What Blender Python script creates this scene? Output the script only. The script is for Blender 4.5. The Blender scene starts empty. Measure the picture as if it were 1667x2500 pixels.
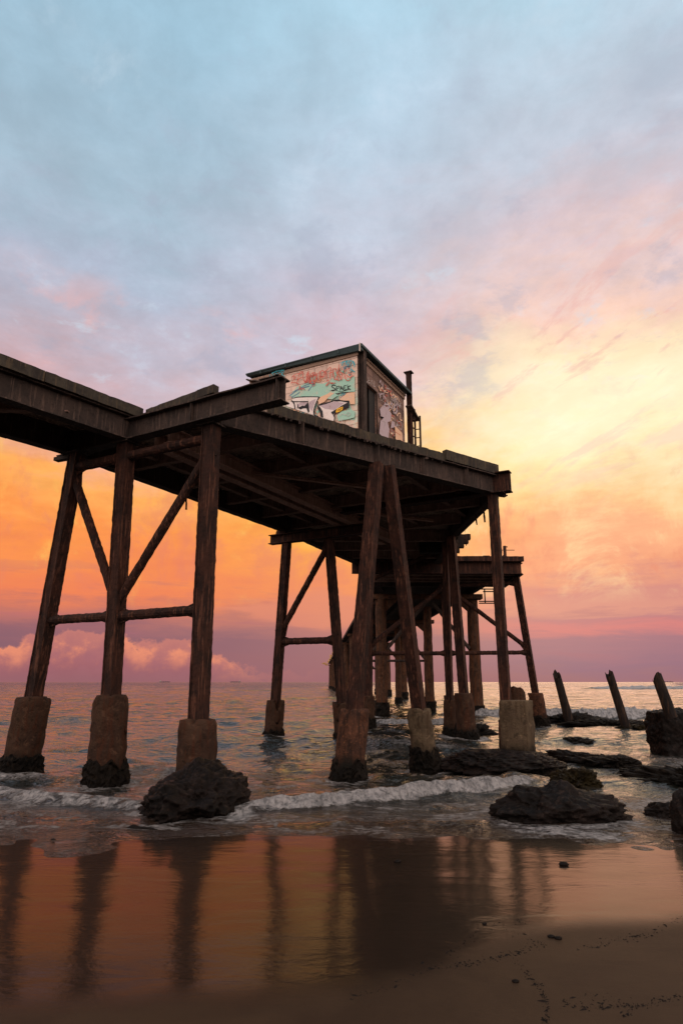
import bpy, bmesh, math, random
import numpy as np
from mathutils import Vector, Matrix, noise as mnoise

random.seed(7); np.random.seed(7)
S = bpy.context.scene
COL = S.collection
rad = math.radians

# ------------------------------------------------------------------ camera
PITCH = math.atan(415.0/1600.0); CAMH = 2.0
cd = bpy.data.cameras.new('camera'); cam = bpy.data.objects.new('camera', cd); COL.objects.link(cam)
cam.location = (0, 0, CAMH); cam.rotation_euler = (math.pi/2+PITCH, 0, 0)
cd.sensor_fit = 'VERTICAL'; cd.sensor_height = 36.0; cd.lens = 36.0*1600/2500
cd.clip_start = 0.05; cd.clip_end = 30000
S.camera = cam
S.view_settings.view_transform = 'Standard'; S.view_settings.look = 'None'
S.view_settings.exposure = 0.0; S.view_settings.gamma = 1.0

def lin(c):
    return tuple(((v/255)/12.92 if v/255 <= .04045 else ((v/255+.055)/1.055)**2.4) for v in c)

# ------------------------------------------------------------------ node helper
class NB:
    def __init__(s, nt): s.nt = nt; s.x = 0
    def n(s, t, **k):
        o = s.nt.nodes.new(t); s.x += 40; o.location = (s.x, 0)
        for a, b in k.items(): setattr(o, a, b)
        return o
    def put(s, sock, v):
        if v is None: return
        if isinstance(v, bpy.types.NodeSocket): s.nt.links.new(v, sock)
        else:
            if sock.type == 'RGBA' and len(v) == 3: v = (*v, 1)
            sock.default_value = v
    def m(s, op, a, b=None, c=None, clamp=False):
        o = s.n('ShaderNodeMath', operation=op, use_clamp=clamp)
        for i, v in enumerate((a, b, c)): s.put(o.inputs[i], v)
        return o.outputs[0]
    def vm(s, op, a, b=None):
        o = s.n('ShaderNodeVectorMath', operation=op); s.put(o.inputs[0], a); s.put(o.inputs[1], b)
        return o.outputs[0]
    def mix(s, f, a, b, blend='MIX'):
        o = s.n('ShaderNodeMix', data_type='RGBA', blend_type=blend); o.clamp_factor = True
        s.put(o.inputs[0], f); s.put(o.inputs[6], a); s.put(o.inputs[7], b)
        return o.outputs[2]
    def noise(s, vec, scale, detail=4, rough=.55, dist=0):
        o = s.n('ShaderNodeTexNoise'); s.put(o.inputs['Vector'], vec)
        o.inputs['Scale'].default_value = scale; o.inputs['Detail'].default_value = detail
        o.inputs['Roughness'].default_value = rough; o.inputs['Distortion'].default_value = dist
        return o.outputs[0]
    def ramp(s, f, stops, interp='LINEAR'):
        o = s.n('ShaderNodeValToRGB'); s.put(o.inputs[0], f); r = o.color_ramp; r.interpolation = interp
        while len(r.elements) > 1: r.elements.remove(r.elements[-1])
        for i, (p, c) in enumerate(stops):
            e = r.elements[0] if i == 0 else r.elements.new(p)
            e.position = p; e.color = (*c, 1) if len(c) == 3 else c
        return o.outputs[0]
    def step(s, v, a, b):      # smooth 0..1 between a and b
        o = s.n('ShaderNodeMapRange', interpolation_type='SMOOTHSTEP'); s.put(o.inputs[0], v)
        s.put(o.inputs[1], a); s.put(o.inputs[2], b)
        return o.outputs[0]
    def scale(s, vec, v):
        o = s.n('ShaderNodeMapping'); s.put(o.inputs[0], vec); o.inputs['Scale'].default_value = v
        return o.outputs[0]
    def comb(s, x, y, z):
        o = s.n('ShaderNodeCombineXYZ')
        for i, v in enumerate((x, y, z)): s.put(o.inputs[i], v)
        return o.outputs[0]

# ------------------------------------------------------------------ world: overcast sunrise sky
SUN_AZ, SUN_EL = 15.0, 9.0
w = bpy.data.worlds.new('World'); S.world = w; w.use_nodes = True
w.node_tree.nodes.clear(); B = NB(w.node_tree)
tc = B.n('ShaderNodeTexCoord'); D = tc.outputs['Generated']
sx = B.n('ShaderNodeSeparateXYZ'); B.put(sx.inputs[0], D)
dx, dy, dz = sx.outputs
el = B.m('MULTIPLY', B.m('ARCSINE', dz), 180/math.pi)
az = B.m('MULTIPLY', B.m('ARCTAN2', dx, dy), 180/math.pi)
dzp = B.m('ADD', B.m('MAXIMUM', dz, 0.0), .16)
plane = B.comb(B.m('DIVIDE', dx, dzp), B.m('DIVIDE', dy, dzp), 0.0)
n_big = B.noise(B.scale(D, (1, 1, 1.9)), 3.4, 7, .6, .1)
n_mid = B.noise(B.scale(plane, (1.0, .7, 1)), 2.6, 10, .62, .15)
n_fin = B.noise(plane, 7.5, 9, .66, .2)
n_low = B.noise(B.scale(D, (1.6, 1.6, 12)), 4.0, 7, .6, .3)
lowk = B.step(el, 3, 14)
warp = B.m('MULTIPLY', B.m('SUBTRACT', n_big, .5), B.m('ADD', B.m('MULTIPLY', lowk, 15.0), 1.6))
warp = B.m('ADD', warp, B.m('MULTIPLY', B.m('SUBTRACT', n_mid, .5), B.m('MULTIPLY', lowk, 7.0)))
warp = B.m('ADD', warp, B.m('MULTIPLY', B.m('SUBTRACT', n_low, .5), 4.0))
elw = B.m('ADD', el, warp)
f = B.m('DIVIDE', elw, 60.0, clamp=True)
def R(st): return [(e/60.0, lin(c)) for e, c in st]
rL = B.ramp(f, R([(0, (152,100,106)), (3.0, (138,96,108)), (4.4, (152,100,108)), (5.6, (190,114,104)), (7.0, (240,130,86)), (11, (253,150,76)), (15.5, (255,174,92)),
                  (19, (240,172,142)), (22, (208,170,174)), (27, (190,182,196)), (32, (178,188,207)), (38, (168,191,208)), (50, (161,195,215))]))
rC = B.ramp(f, R([(0, (156,104,110)), (3, (156,106,114)), (4.8, (200,126,112)), (7.6, (242,146,92)), (12, (255,174,76)), (16.5, (255,204,108)), (20, (254,206,152)),
                  (24, (232,192,186)), (29, (212,190,201)), (35, (198,200,215)), (41, (186,204,221)), (52, (176,210,229))]))
rR = B.ramp(f, R([(0, (158,110,118)), (1.5, (146,106,126)), (3.3, (162,110,126)), (4.5, (208,120,122)), (5.3, (184,118,126)), (6, (214,142,128)), (7.6, (208,134,126)), (9.3, (240,160,122)), (12, (249,178,132)), (15, (254,204,142)), (19, (255,228,162)),
                  (23, (255,242,200)), (27, (255,230,190)), (31, (246,206,188)), (36, (220,200,206)), (41, (200,206,220)), (52, (182,212,229))]))
azw = B.m('ADD', az, B.m('MULTIPLY', B.m('SUBTRACT', n_big, .5), 14))
sky = B.mix(B.step(azw, -20, 3), rL, rC)
sky = B.mix(B.step(azw, 2, 21), sky, rR)
# mottled cloud texture
mot = B.m('ADD', B.m('MULTIPLY', n_mid, .55), B.m('MULTIPLY', n_fin, .45))
motk = B.m('ADD', .88, B.m('MULTIPLY', B.step(mot, .32, .68), .26))
sky = B.mix(B.step(el, 6, 18), sky, B.vm('MULTIPLY', sky, B.comb(motk, motk, motk)))
hi = B.m('MULTIPLY', B.step(mot, .54, .68), B.step(el, 16, 30))
sky = B.mix(B.m('MULTIPLY', hi, .55), sky, lin((205,220,235)))
# pink and golden wisps, drawn out upwards to the right
dq = B.comb(B.m('ADD', B.m('MULTIPLY', az, .035), B.m('MULTIPLY', el, .02)), B.m('SUBTRACT', B.m('MULTIPLY', el, .15), B.m('MULTIPLY', az, .065)), 1.3)
wis = B.noise(dq, 1.5, 11, .66, .5); wi2 = B.noise(dq, 4.5, 9, .68, .3)
wv = B.m('ADD', B.m('MULTIPLY', wis, .7), B.m('MULTIPLY', wi2, .3))
rz_ = B.m('MULTIPLY', B.step(el, 12, 20), B.m('MULTIPLY', B.step(el, 40, 25), B.step(az, -6, 24)))
sky = B.mix(B.m('MULTIPLY', B.m('MULTIPLY', B.step(wv, .51, .60), rz_), .62), sky, B.mix(B.step(el, 32, 24), lin((250,206,190)), lin((255,234,190))))
sky = B.mix(B.m('MULTIPLY', B.m('MULTIPLY', B.step(wv, .48, .40), rz_), .60), sky, lin((236,176,168)))
# glowing texture in the orange belt
ob = B.noise(B.scale(D, (1.0, 1.0, .85)), 7.5, 12, .66, .35)
oz = B.m('MULTIPLY', B.step(el, 5.5, 9), B.step(el, 21, 16))
sky = B.mix(B.m('MULTIPLY', B.m('MULTIPLY', B.step(ob, .50, .64), oz), .70), sky, B.mix(B.step(az, -8, 14), lin((255,200,98)), lin((255,214,158))))
sky = B.mix(B.m('MULTIPLY', B.m('MULTIPLY', B.step(ob, .48, .36), oz), .45), sky, lin((226,128,104)))
# small gaps and soft grey puffs higher up
pf = B.noise(plane, 5.0, 12, .64, .25); uz = B.m('MULTIPLY', B.step(el, 19, 26), B.m('ADD', .45, B.m('MULTIPLY', B.step(el, 46, 30), .55)))
sky = B.mix(B.m('MULTIPLY', B.m('MULTIPLY', B.step(pf, .57, .70), uz), .60), sky, lin((206,222,236)))
sky = B.mix(B.m('MULTIPLY', B.m('MULTIPLY', B.step(pf, .47, .34), uz), .40), sky, lin((168,172,192)))
pk = B.noise(plane, 3.1, 8, .6, .2)
sky = B.mix(B.m('MULTIPLY', B.m('MULTIPLY', B.step(pk, .55, .66), B.m('MULTIPLY', B.step(el, 19, 24), B.step(el, 34, 28))), .55), sky, lin((240,178,170)))
# yellow glow
g = B.m('MULTIPLY', B.step(B.m('ABSOLUTE', B.m('SUBTRACT', az, 28)), 24, 0), B.step(B.m('ABSOLUTE', B.m('SUBTRACT', elw, 21)), 8, 0))
sky = B.mix(B.m('MULTIPLY', g, .48), sky, (1.08, .97, .72, 1))
# low grey-violet streaks
st = B.m('MULTIPLY', B.step(n_low, .54, .68), B.m('MULTIPLY', B.step(el, 13, 5), B.step(el, 1.0, 3)))
sky = B.mix(B.m('MULTIPLY', st, .4), sky, lin((158,100,118)))
# thin lens-shaped cloud low over the middle
lz = B.m('ADD', B.m('ABSOLUTE', B.m('SUBTRACT', B.m('ADD', el, B.m('MULTIPLY', B.m('SUBTRACT', n_low, .5), 3.0)), 6.2)), B.m('MULTIPLY', B.m('ABSOLUTE', B.m('ADD', az, 1.5)), .17))
sky = B.mix(B.m('MULTIPLY', B.step(lz, 2.0, 1.2), .75), sky, lin((224,136,110)))
# cumulus bank on the horizon at the left
prn = B.noise(B.comb(B.m('MULTIPLY', az, .13), 0.0, 3.7), 1.0, 5, .6)
puff = B.noise(B.scale(D, (1, 1, 1.25)), 22, 9, .60)
top = B.m('ADD', B.m('MULTIPLY', B.m('SUBTRACT', prn, .40), 5.5), B.m('MULTIPLY', B.m('SUBTRACT', puff, .5), 4.2))
top = B.m('ADD', top, B.m('MULTIPLY', B.step(az, -2, -19), 2.9))
dd = B.m('SUBTRACT', top, el)
cm = B.m('MULTIPLY', B.step(dd, -.05, .35), B.step(az, 0, -12))
ccol = B.mix(B.step(dd, 2.4, .1), lin((160,98,106)), lin((232,142,112)))
ccol = B.mix(B.m('MULTIPLY', B.step(puff, .42, .58), .65), ccol, lin((166,104,112)))
sky = B.mix(B.m('MULTIPLY', cm, B.step(el, -.5, 1.8)), sky, ccol)
# unseen sky behind the camera, brightened to light the hut's front wall
back = B.step(B.m('ABSOLUTE', az), 60, 120)
sky = B.mix(back, sky, (1.75, 1.42, 1.28, 1))
# below the horizon
sky = B.mix(B.step(el, -.1, -4), sky, lin((60,45,45)))
nis = B.n('ShaderNodeTexSky', sky_type='NISHITA', sun_disc=False)
nis.sun_elevation = rad(SUN_EL); nis.sun_rotation = rad(SUN_AZ); nis.dust_density = 3
bg1 = B.n('ShaderNodeBackground'); B.put(bg1.inputs[0], nis.outputs[0]); bg1.inputs[1].default_value = .05
bg2 = B.n('ShaderNodeBackground'); B.put(bg2.inputs[0], sky); bg2.inputs[1].default_value = 1.04
ms = B.n('ShaderNodeMixShader'); ms.inputs[0].default_value = .97       # thick cloud cover over the clear sky
B.nt.links.new(bg1.outputs[0], ms.inputs[1]); B.nt.links.new(bg2.outputs[0], ms.inputs[2])
wo = B.n('ShaderNodeOutputWorld'); B.nt.links.new(ms.outputs[0], wo.inputs[0])

sd = bpy.data.lights.new('sun', 'SUN'); so = bpy.data.objects.new('sun', sd); COL.objects.link(so)
sd.energy = .18; sd.angle = rad(28); sd.color = (1, .62, .34)
sdir = Vector((math.sin(rad(SUN_AZ))*math.cos(rad(SUN_EL)), math.cos(rad(SUN_AZ))*math.cos(rad(SUN_EL)), math.sin(rad(SUN_EL))))
so.rotation_euler = sdir.to_track_quat('Z', 'Y').to_euler(); so.location = (10, 30, 40)

# ------------------------------------------------------------------ materials
MATS = {}
def material(name):
    m = bpy.data.materials.new(name); m.use_nodes = True; m.node_tree.nodes.clear()
    b = NB(m.node_tree); p = b.n('ShaderNodeBsdfPrincipled'); o = b.n('ShaderNodeOutputMaterial')
    b.nt.links.new(p.outputs[0], o.inputs[0]); MATS[name] = m
    t = b.n('ShaderNodeTexCoord')
    return b, p, t.outputs['Object']
def setp(b, p, col=None, rough=None, met=None, spec=None, bump=None, bs=.5, bd=.01):
    if col is not None: b.put(p.inputs['Base Color'], col)
    if rough is not None: b.put(p.inputs['Roughness'], rough)
    if met is not None: b.put(p.inputs['Metallic'], met)
    if spec is not None: b.put(p.inputs['Specular IOR Level'], spec)
    if bump is not None:
        n = b.n('ShaderNodeBump'); n.inputs['Strength'].default_value = bs; n.inputs['Distance'].default_value = bd
        b.put(n.inputs['Height'], bump); b.put(p.inputs['Normal'], n.outputs[0])

def rust(name, c1, c2, c3, rough=.8, bd=.02):
    b, p, o = material(name)
    a = b.noise(o, 2.2, 8, .62, .4); f = b.noise(o, 14, 8, .68); v = b.noise(b.scale(o, (9, 9, .7)), 2.0, 6, .6)
    c = b.mix(b.step(a, .38, .62), c1, c2)
    c = b.mix(b.m('MULTIPLY', b.step(v, .52, .66), .8), c, c3)
    c = b.mix(b.m('MULTIPLY', b.step(f, .55, .68), .65), c, tuple(x*.35 for x in c1))
    setp(b, p, c, b.m('ADD', rough-.15, b.m('MULTIPLY', f, .3)), 0, .18,
         b.m('ADD', b.m('MULTIPLY', f, .6), b.m('MULTIPLY', a, .8)), .9, bd)
rust('rust', (.014, .0065, .005), (.036, .0135, .0085), (.11, .045, .027))
rust('rust_lit', (.26, .15, .115), (.36, .21, .16), (.48, .32, .26))  # rust with the sea's upward light put into its colour
rust('under_steel_lit', (.13, .082, .066), (.20, .12, .095), (.34, .22, .17))  # joists and stringers: colour raised in place of light off the water
rust('dark_steel', (.026, .019, .0165), (.044, .030, .025), (.10, .066, .052))
rust('soffit_lit', (.32, .23, .18), (.10, .07, .056), (.62, .48, .37))  # slab concrete, bounce light from below painted into its tones
rust('kerb', (.045, .038, .028), (.024, .020, .017), (.085, .060, .035))
rust('old_timber', (.007, .005, .0045), (.014, .009, .007), (.05, .026, .014))

def concrete(name, c1, c2, c3, stain=(.10, .035, .014)):
    b, p, o = material(name)
    a = b.noise(o, 1.8, 8, .6, .3); f = b.noise(o, 22, 8, .7); v = b.noise(b.scale(o, (7, 7, .6)), 1.6, 6, .6)
    c = b.mix(b.step(a, .36, .64), c1, c2)
    c = b.mix(b.m('MULTIPLY', b.step(v, .48, .60), .8), c, stain)
    bl = b.noise(o, 5.5, 8, .7, .5); c = b.mix(b.m('MULTIPLY', b.step(bl, .54, .62), .75), c, tuple(x*.35 for x in c1)); c = b.mix(b.m('MULTIPLY', b.step(bl, .44, .36), .6), c, tuple(min(1, x*1.9) for x in c1))
    c = b.mix(b.m('MULTIPLY', b.step(f, .56, .68), .6), c, c3)
    sp = b.n('ShaderNodeSeparateXYZ'); g = b.n('ShaderNodeNewGeometry'); b.put(sp.inputs[0], g.outputs['Position'])
    wl = b.m('ADD', sp.outputs[2], b.m('MULTIPLY', b.m('SUBTRACT', a, .5), .7))
    c = b.mix(b.step(wl, .55, .15), c, (.006, .0055, .004))      # tide-line growth
    vo = b.n('ShaderNodeTexVoronoi'); b.put(vo.inputs['Vector'], o); vo.inputs['Scale'].default_value = 60
    setp(b, p, c, .85, 0, .15, b.m('ADD', f, b.m('ADD', b.m('MULTIPLY', bl, 1.6), b.m('MULTIPLY', a, .8))), 1.0, .03)
concrete('concrete', (.052, .028, .017), (.034, .018, .012), (.016, .010, .008), (.05, .018, .009))
concrete('concrete_red', (.085, .036, .020), (.040, .020, .014), (.30, .12, .045), (.016, .010, .008))
concrete('concrete_pale', (.105, .076, .046), (.075, .053, .034), (.035, .026, .018), (.055, .035, .02))
concrete('pile_concrete', (.070, .036, .022), (.034, .019, .013), (.018, .012, .009))

def rockmat(name, c1, c2, c3, bd=.06, rough=.55):
    b, p, o = material(name)
    a = b.noise(o, 1.5, 9, .65, .5); f = b.noise(o, 11, 9, .7); g = b.noise(o, 45, 4, .6)
    c = b.mix(b.step(a, .4, .62), c1, c2); c = b.mix(b.m('MULTIPLY', b.step(f, .52, .68), .7), c, c3)
    setp(b, p, c, b.m('ADD', rough-.1, b.m('MULTIPLY', f, .35)), 0, .08,
         b.m('ADD', b.m('MULTIPLY', f, 1.0), b.m('ADD', a, b.m('MULTIPLY', g, .35))), 1.0, bd)
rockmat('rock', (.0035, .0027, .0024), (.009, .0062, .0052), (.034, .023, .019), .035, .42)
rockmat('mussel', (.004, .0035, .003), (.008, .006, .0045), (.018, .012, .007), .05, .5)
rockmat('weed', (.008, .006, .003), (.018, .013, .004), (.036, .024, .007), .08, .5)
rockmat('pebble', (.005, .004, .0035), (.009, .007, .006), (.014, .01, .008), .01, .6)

# hut blockwork, two faces
def blocks(name, base, alt, paintA, paintB, key):
    b, p, o = material(name)
    uv = b.n('ShaderNodeUVMap').outputs[0]
    br = b.n('ShaderNodeTexBrick'); b.put(br.inputs['Vector'], uv)
    br.inputs['Scale'].default_value = 1; br.inputs['Brick Width'].default_value = .40; br.inputs['Row Height'].default_value = .20
    br.inputs['Mortar Size'].default_value = .007; br.inputs['Mortar Smooth'].default_value = .3
    b.put(br.inputs['Color1'], base); b.put(br.inputs['Color2'], alt); b.put(br.inputs['Mortar'], tuple(x*.45 for x in base))
    a = b.noise(uv, .9+key, 6, .6, 1.0); a2 = b.noise(b.vm('ADD', uv, (7.3, 2.1, 0)), 1.4, 6, .6, 1.2); f = b.noise(uv, 14, 8, .7)
    su = b.n('ShaderNodeSeparateXYZ'); b.put(su.inputs[0], uv)
    band = b.step(b.m('ADD', su.outputs[1], b.m('MULTIPLY', a, .8)), 2.35, 1.9)
    c = b.mix(b.m('MULTIPLY', b.m('MULTIPLY', b.step(a, .45, .56), band), .75), br.outputs[0], paintA)
    c = b.mix(b.m('MULTIPLY', b.m('MULTIPLY', b.step(a2, .50, .60), band), .7), c, paintB)
    c = b.mix(b.m('MULTIPLY', b.step(f, .56, .70), .5), c, tuple(x*.45 for x in base))
    drip = b.noise(b.comb(b.m('MULTIPLY', su.outputs[0], 9.0), b.m('MULTIPLY', su.outputs[1], .6), 0.0), 1.0, 5, .6)
    c = b.mix(b.m('MULTIPLY', b.step(drip, .54, .70), .45), c, tuple(x*.5 for x in alt))
    c = b.mix(b.m('MULTIPLY', br.outputs[1], .75), c, tuple(x*.35 for x in base))
    setp(b, p, c, .85, 0, .3, b.m('SUBTRACT', b.m('MULTIPLY', f, .25), br.outputs[1]), .7, .012)
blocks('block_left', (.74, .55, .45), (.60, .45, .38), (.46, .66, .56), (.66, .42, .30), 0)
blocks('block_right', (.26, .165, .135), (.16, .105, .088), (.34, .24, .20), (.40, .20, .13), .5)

def blotchy(name, c, under):
    b, p, o = material(name); f = b.noise(o, 3.2, 9, .7, .6); g = b.noise(o, 24, 5, .6)
    k = b.m('MULTIPLY', b.step(f, .50, .66), b.step(g, .35, .60))
    setp(b, p, b.mix(b.m('MULTIPLY', b.m('SUBTRACT', 1.0, k), .92), under, c), .8, 0, .3, g, .3, .004)
blotchy('paint_mint', (.30, .56, .46), (.62, .48, .40)); blotchy('paint_orange', (.72, .46, .30), (.62, .47, .38))
blotchy('paint_white', (.74, .68, .65), (.56, .46, .42)); blotchy('paint_lilac', (.46, .38, .42), (.28, .19, .17))
def flat(name, c, rough=.7, noisek=.35):
    b, p, o = material(name); f = b.noise(o, 9, 6, .65)
    setp(b, p, b.mix(b.m('MULTIPLY', b.step(f, .45, .7), noisek), c, tuple(x*.45 for x in c)), rough, 0, .3, f, .3, .004)
flat('roof_steel', (.035, .06, .065)); flat('pale_metal', (.55, .48, .42)); flat('trim', (.28, .19, .14)); flat('dark_void', (.012, .011, .012))
flat('paint_red', (.55, .10, .07), .6, .6); flat('paint_black', (.012, .012, .016)); flat('paint_teal', (.05, .33, .40), .6, .5)
flat('paint_yellow', (.75, .42, .03)); flat('paint_chalk', (.50, .45, .44), .7, .7)
flat('paint_blue', (.12, .22, .30), .6, .7); flat('paint_pink', (.6, .12, .18)); 
flat('ship_hull', (.10, .07, .08)); flat('ship_white', (.35, .28, .26)); flat('yellowlit_metal', (.50, .28, .05))  # far broken rails: yellow light put into the metal's colour

# sea
b, p, o = material('sea_water')
geo = b.n('ShaderNodeNewGeometry').outputs['Position']
at = b.n('ShaderNodeAttribute', attribute_name='foam'); fo = at.outputs['Fac']
ash = b.n('ShaderNodeAttribute', attribute_name='shallow'); shl = ash.outputs['Fac']
ps = b.n('ShaderNodeSeparateXYZ'); b.put(ps.inputs[0], geo)
n1 = b.noise(b.scale(geo, (1, 1.9, 1)), 2.6, 10, .68, .7); n2 = b.noise(geo, 11, 8, .7, .5)
n4 = b.noise(b.scale(geo, (1, .35, .5)), 8, 8, .7, .5)
lace = b.m('SUBTRACT', 1.0, b.m('MULTIPLY', b.m('ABSOLUTE', b.m('SUBTRACT', n1, .5)), 9.0), clamp=True)
nn = b.m('ADD', b.m('MULTIPLY', lace, .55), b.m('MULTIPLY', n2, .6))
fm = b.step(b.m('ADD', fo, b.m('MULTIPLY', nn, .62)), .86, 1.16)
wc = b.mix(shl, (.012, .013, .011), (.026, .016, .011))
col = b.mix(fm, wc, b.mix(b.step(b.m('ADD', b.m('MULTIPLY', n2, .5), b.m('MULTIPLY', n4, .5)), .36, .62), (.07, .075, .08), (.42, .41, .41)))
b.put(p.inputs['Base Color'], col); b.put(p.inputs['Roughness'], b.m('ADD', .055, b.m('MULTIPLY', fm, .7)))
b.put(p.inputs['Specular IOR Level'], b.m('SUBTRACT', .46, b.m('MULTIPLY', b.step(ps.outputs[1], 11.8, 9.4), .34)))
# wavelets
dist = b.n('ShaderNodeVectorMath', operation='LENGTH'); b.put(dist.inputs[0], geo); dl = dist.outputs['Value']
w1 = b.noise(b.scale(geo, (1, 2.2, 1)), 2.6, 3, .6, .2)
w2 = b.noise(b.scale(geo, (1, 2.4, 1)), .55, 4, .6, .3)
w3 = b.noise(b.scale(geo, (1, 3.2, 1)), .06, 5, .65, .2)
w0 = b.noise(b.scale(geo, (1, 1.6, 1)), 9.0, 3, .6)
k1 = b.step(dl, 90, 20); k2 = b.step(dl, 12, 60); k3 = b.step(dl, 80, 400); k0 = b.step(dl, 24, 9)
h = b.m('MULTIPLY', b.m('MULTIPLY', w1, .085), k1)
h = b.m('ADD', h, b.m('MULTIPLY', b.m('MULTIPLY', w2, .5), k2))
h = b.m('ADD', h, b.m('MULTIPLY', b.m('MULTIPLY', w3, 5.0), k3))
h = b.m('ADD', h, b.m('MULTIPLY', b.m('MULTIPLY', w0, .035), k0))
h = b.m('ADD', h, b.m('MULTIPLY', b.m('ADD', b.m('MULTIPLY', n2, .14), b.m('MULTIPLY', n4, .14)), fm))
bp = b.n('ShaderNodeBump'); bp.inputs['Distance'].default_value = 1.0; bp.inputs['Strength'].default_value = 1.0
b.put(bp.inputs['Height'], h); b.put(p.inputs['Normal'], bp.outputs[0])

# sand
b, p, o = material('sand')
geo = b.n('ShaderNodeNewGeometry').outputs['Position']
wet = b.n('ShaderNodeAttribute', attribute_name='wet').outputs['Fac']
na = b.noise(geo, 1.1, 6, .6, .5); nf = b.noise(geo, 260, 3, .6); nr = b.noise(b.scale(geo, (1, 2.2, 1)), 1.6, 4, .5, .4)
wm = b.step(b.m('ADD', wet, b.m('MULTIPLY', b.m('SUBTRACT', na, .5), .35)), .25, .85)
sc = b.mix(b.step(na, .35, .65), (.038, .024, .0145), (.029, .018, .0115))
sc = b.mix(b.m('MULTIPLY', b.step(nf, .55, .7), .35), sc, (.022, .014, .010))
sc = b.mix(wm, sc, (.012, .0075, .005))
b.put(p.inputs['Base Color'], sc)
b.put(p.inputs['Roughness'], b.m('ADD', b.m('SUBTRACT', .60, b.m('MULTIPLY', wm, .1)), b.m('MULTIPLY', b.step(nr, .5, .7), .03)))
p.inputs['Specular IOR Level'].default_value = .04
rip = b.noise(b.scale(geo, (1, 1.5, 1)), 16, 5, .65, .4)
hh = b.m('ADD', b.m('MULTIPLY', rip, .0015), b.m('MULTIPLY', b.m('MULTIPLY', nf, .0012), b.m('SUBTRACT', 1.05, wm)))
hh = b.m('ADD', hh, b.m('MULTIPLY', nr, .008))
bp = b.n('ShaderNodeBump'); bp.inputs['Distance'].default_value = 1.0; bp.inputs['Strength'].default_value = .8
b.put(bp.inputs['Height'], hh); b.put(p.inputs['Normal'], bp.outputs[0])
gl_ = b.n('ShaderNodeBsdfGlossy'); b.put(gl_.inputs['Color'], (.50, .42, .45)); gl_.inputs['Roughness'].default_value = .06; b.put(gl_.inputs['Normal'], bp.outputs[0])
fr_ = b.n('ShaderNodeFresnel'); fr_.inputs[0].default_value = 1.30
mx_ = b.n('ShaderNodeMixShader'); b.put(mx_.inputs[0], b.m('MULTIPLY', fr_.outputs[0], b.m('ADD', .06, b.m('MULTIPLY', wm, .94))))
out_ = [q for q in b.nt.nodes if q.type == 'OUTPUT_MATERIAL'][0]
b.nt.links.new(p.outputs[0], mx_.inputs[1]); b.nt.links.new(gl_.outputs[0], mx_.inputs[2]); b.nt.links.new(mx_.outputs[0], out_.inputs[0])

# ------------------------------------------------------------------ object helpers
def link(o): COL.objects.link(o); return o
def tag(o, label=None, cat=None, group=None, kind=None):
    if label: o['label'] = label
    if cat: o['category'] = cat
    if group: o['group'] = group
    if kind: o['kind'] = kind
    return o
def empty(name, loc, label, cat, group=None):
    o = bpy.data.objects.new(name, None); o.location = loc; o.empty_display_size = .3
    return tag(link(o), label, cat, group)
def wloc(o):
    v = Vector((0, 0, 0))
    while o: v += Vector(o.location); o = o.parent
    return v
class MB:
    """collects shapes given in world coordinates"""
    def __init__(s): s.v = []; s.f = []; s.uv = None
    def add(s, vs, fs):
        k = len(s.v); s.v += [tuple(q) for q in vs]; s.f += [tuple(i+k for i in q) for q in fs]
    def build(s, name, mat, parent=None, smooth=False, base=None):
        me = bpy.data.meshes.new(name)
        off = wloc(parent) if parent else (Vector(base) if base else Vector((0, 0, 0)))
        me.from_pydata([(a-off.x, b_-off.y, c-off.z) for a, b_, c in s.v], [], s.f)
        bm = bmesh.new(); bm.from_mesh(me); bmesh.ops.recalc_face_normals(bm, faces=bm.faces); bm.to_mesh(me); bm.free()
        if smooth: me.shade_smooth()
        me.materials.append(MATS[mat]); o = bpy.data.objects.new(name, me); link(o)
        if parent: o.parent = parent
        elif base: o.location = off
        return o
def nz(p, s=1.0, seed=0): return mnoise.noise(Vector((p[0]*s+seed*17.3, p[1]*s-seed*9.1, p[2]*s+seed*3.7)))

def sweep(mb, p0, p1, prof, side=None, step=.14, jit=.008, twist=0, taper=1.0, seed=0, js=6.0):
    """sweep a closed 2-D profile along p0-p1; side = direction of the profile's first axis; edges corroded by jit"""
    p0 = Vector(p0); p1 = Vector(p1); d = (p1-p0); L = d.length; d.normalize()
    if side is None: side = Vector((0, 0, 1)).cross(d) if abs(d.z) < .9 else Vector((1, 0, 0))
    side = Vector(side); a = (side - d*side.dot(d)).normalized(); c = d.cross(a).normalized()
    n = max(1, int(L/step)); vs = []; m = len(prof)
    for i in range(n+1):
        t = i/n; q = p0+d*(L*t); k = 1+(taper-1)*t
        for (x, y) in prof:
            w_ = q + a*(x*k) + c*(y*k)
            if jit:
                g = nz(w_, js, seed)*jit + nz(w_, js*3.3, seed+1)*jit*.6
                r = (w_-q); w_ = w_ + (r.normalized() if r.length > 1e-6 else r)*g
            vs.append(w_)
    fs = [[i*m+j, i*m+(j+1) % m, (i+1)*m+(j+1) % m, (i+1)*m+j] for i in range(n) for j in range(m)]
    fs.append(list(range(m))[::-1]); fs.append([n*m+j for j in range(m)])
    mb.add(vs, fs)
def circ(r, n=12): return [(r*math.cos(6.28318*i/n), r*math.sin(6.28318*i/n)) for i in range(n)]
def iprof(h, w_, tf=.03, tw=.02):       # I section, first axis sideways, second vertical, origin at centre
    return [(-w_/2, -h/2), (w_/2, -h/2), (w_/2, -h/2+tf), (tw/2, -h/2+tf), (tw/2, h/2-tf), (w_/2, h/2-tf), (w_/2, h/2), (-w_/2, h/2), (-w_/2, h/2-tf), (-tw/2, h/2-tf), (-tw/2, -h/2+tf), (-w_/2, -h/2+tf)]
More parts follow.
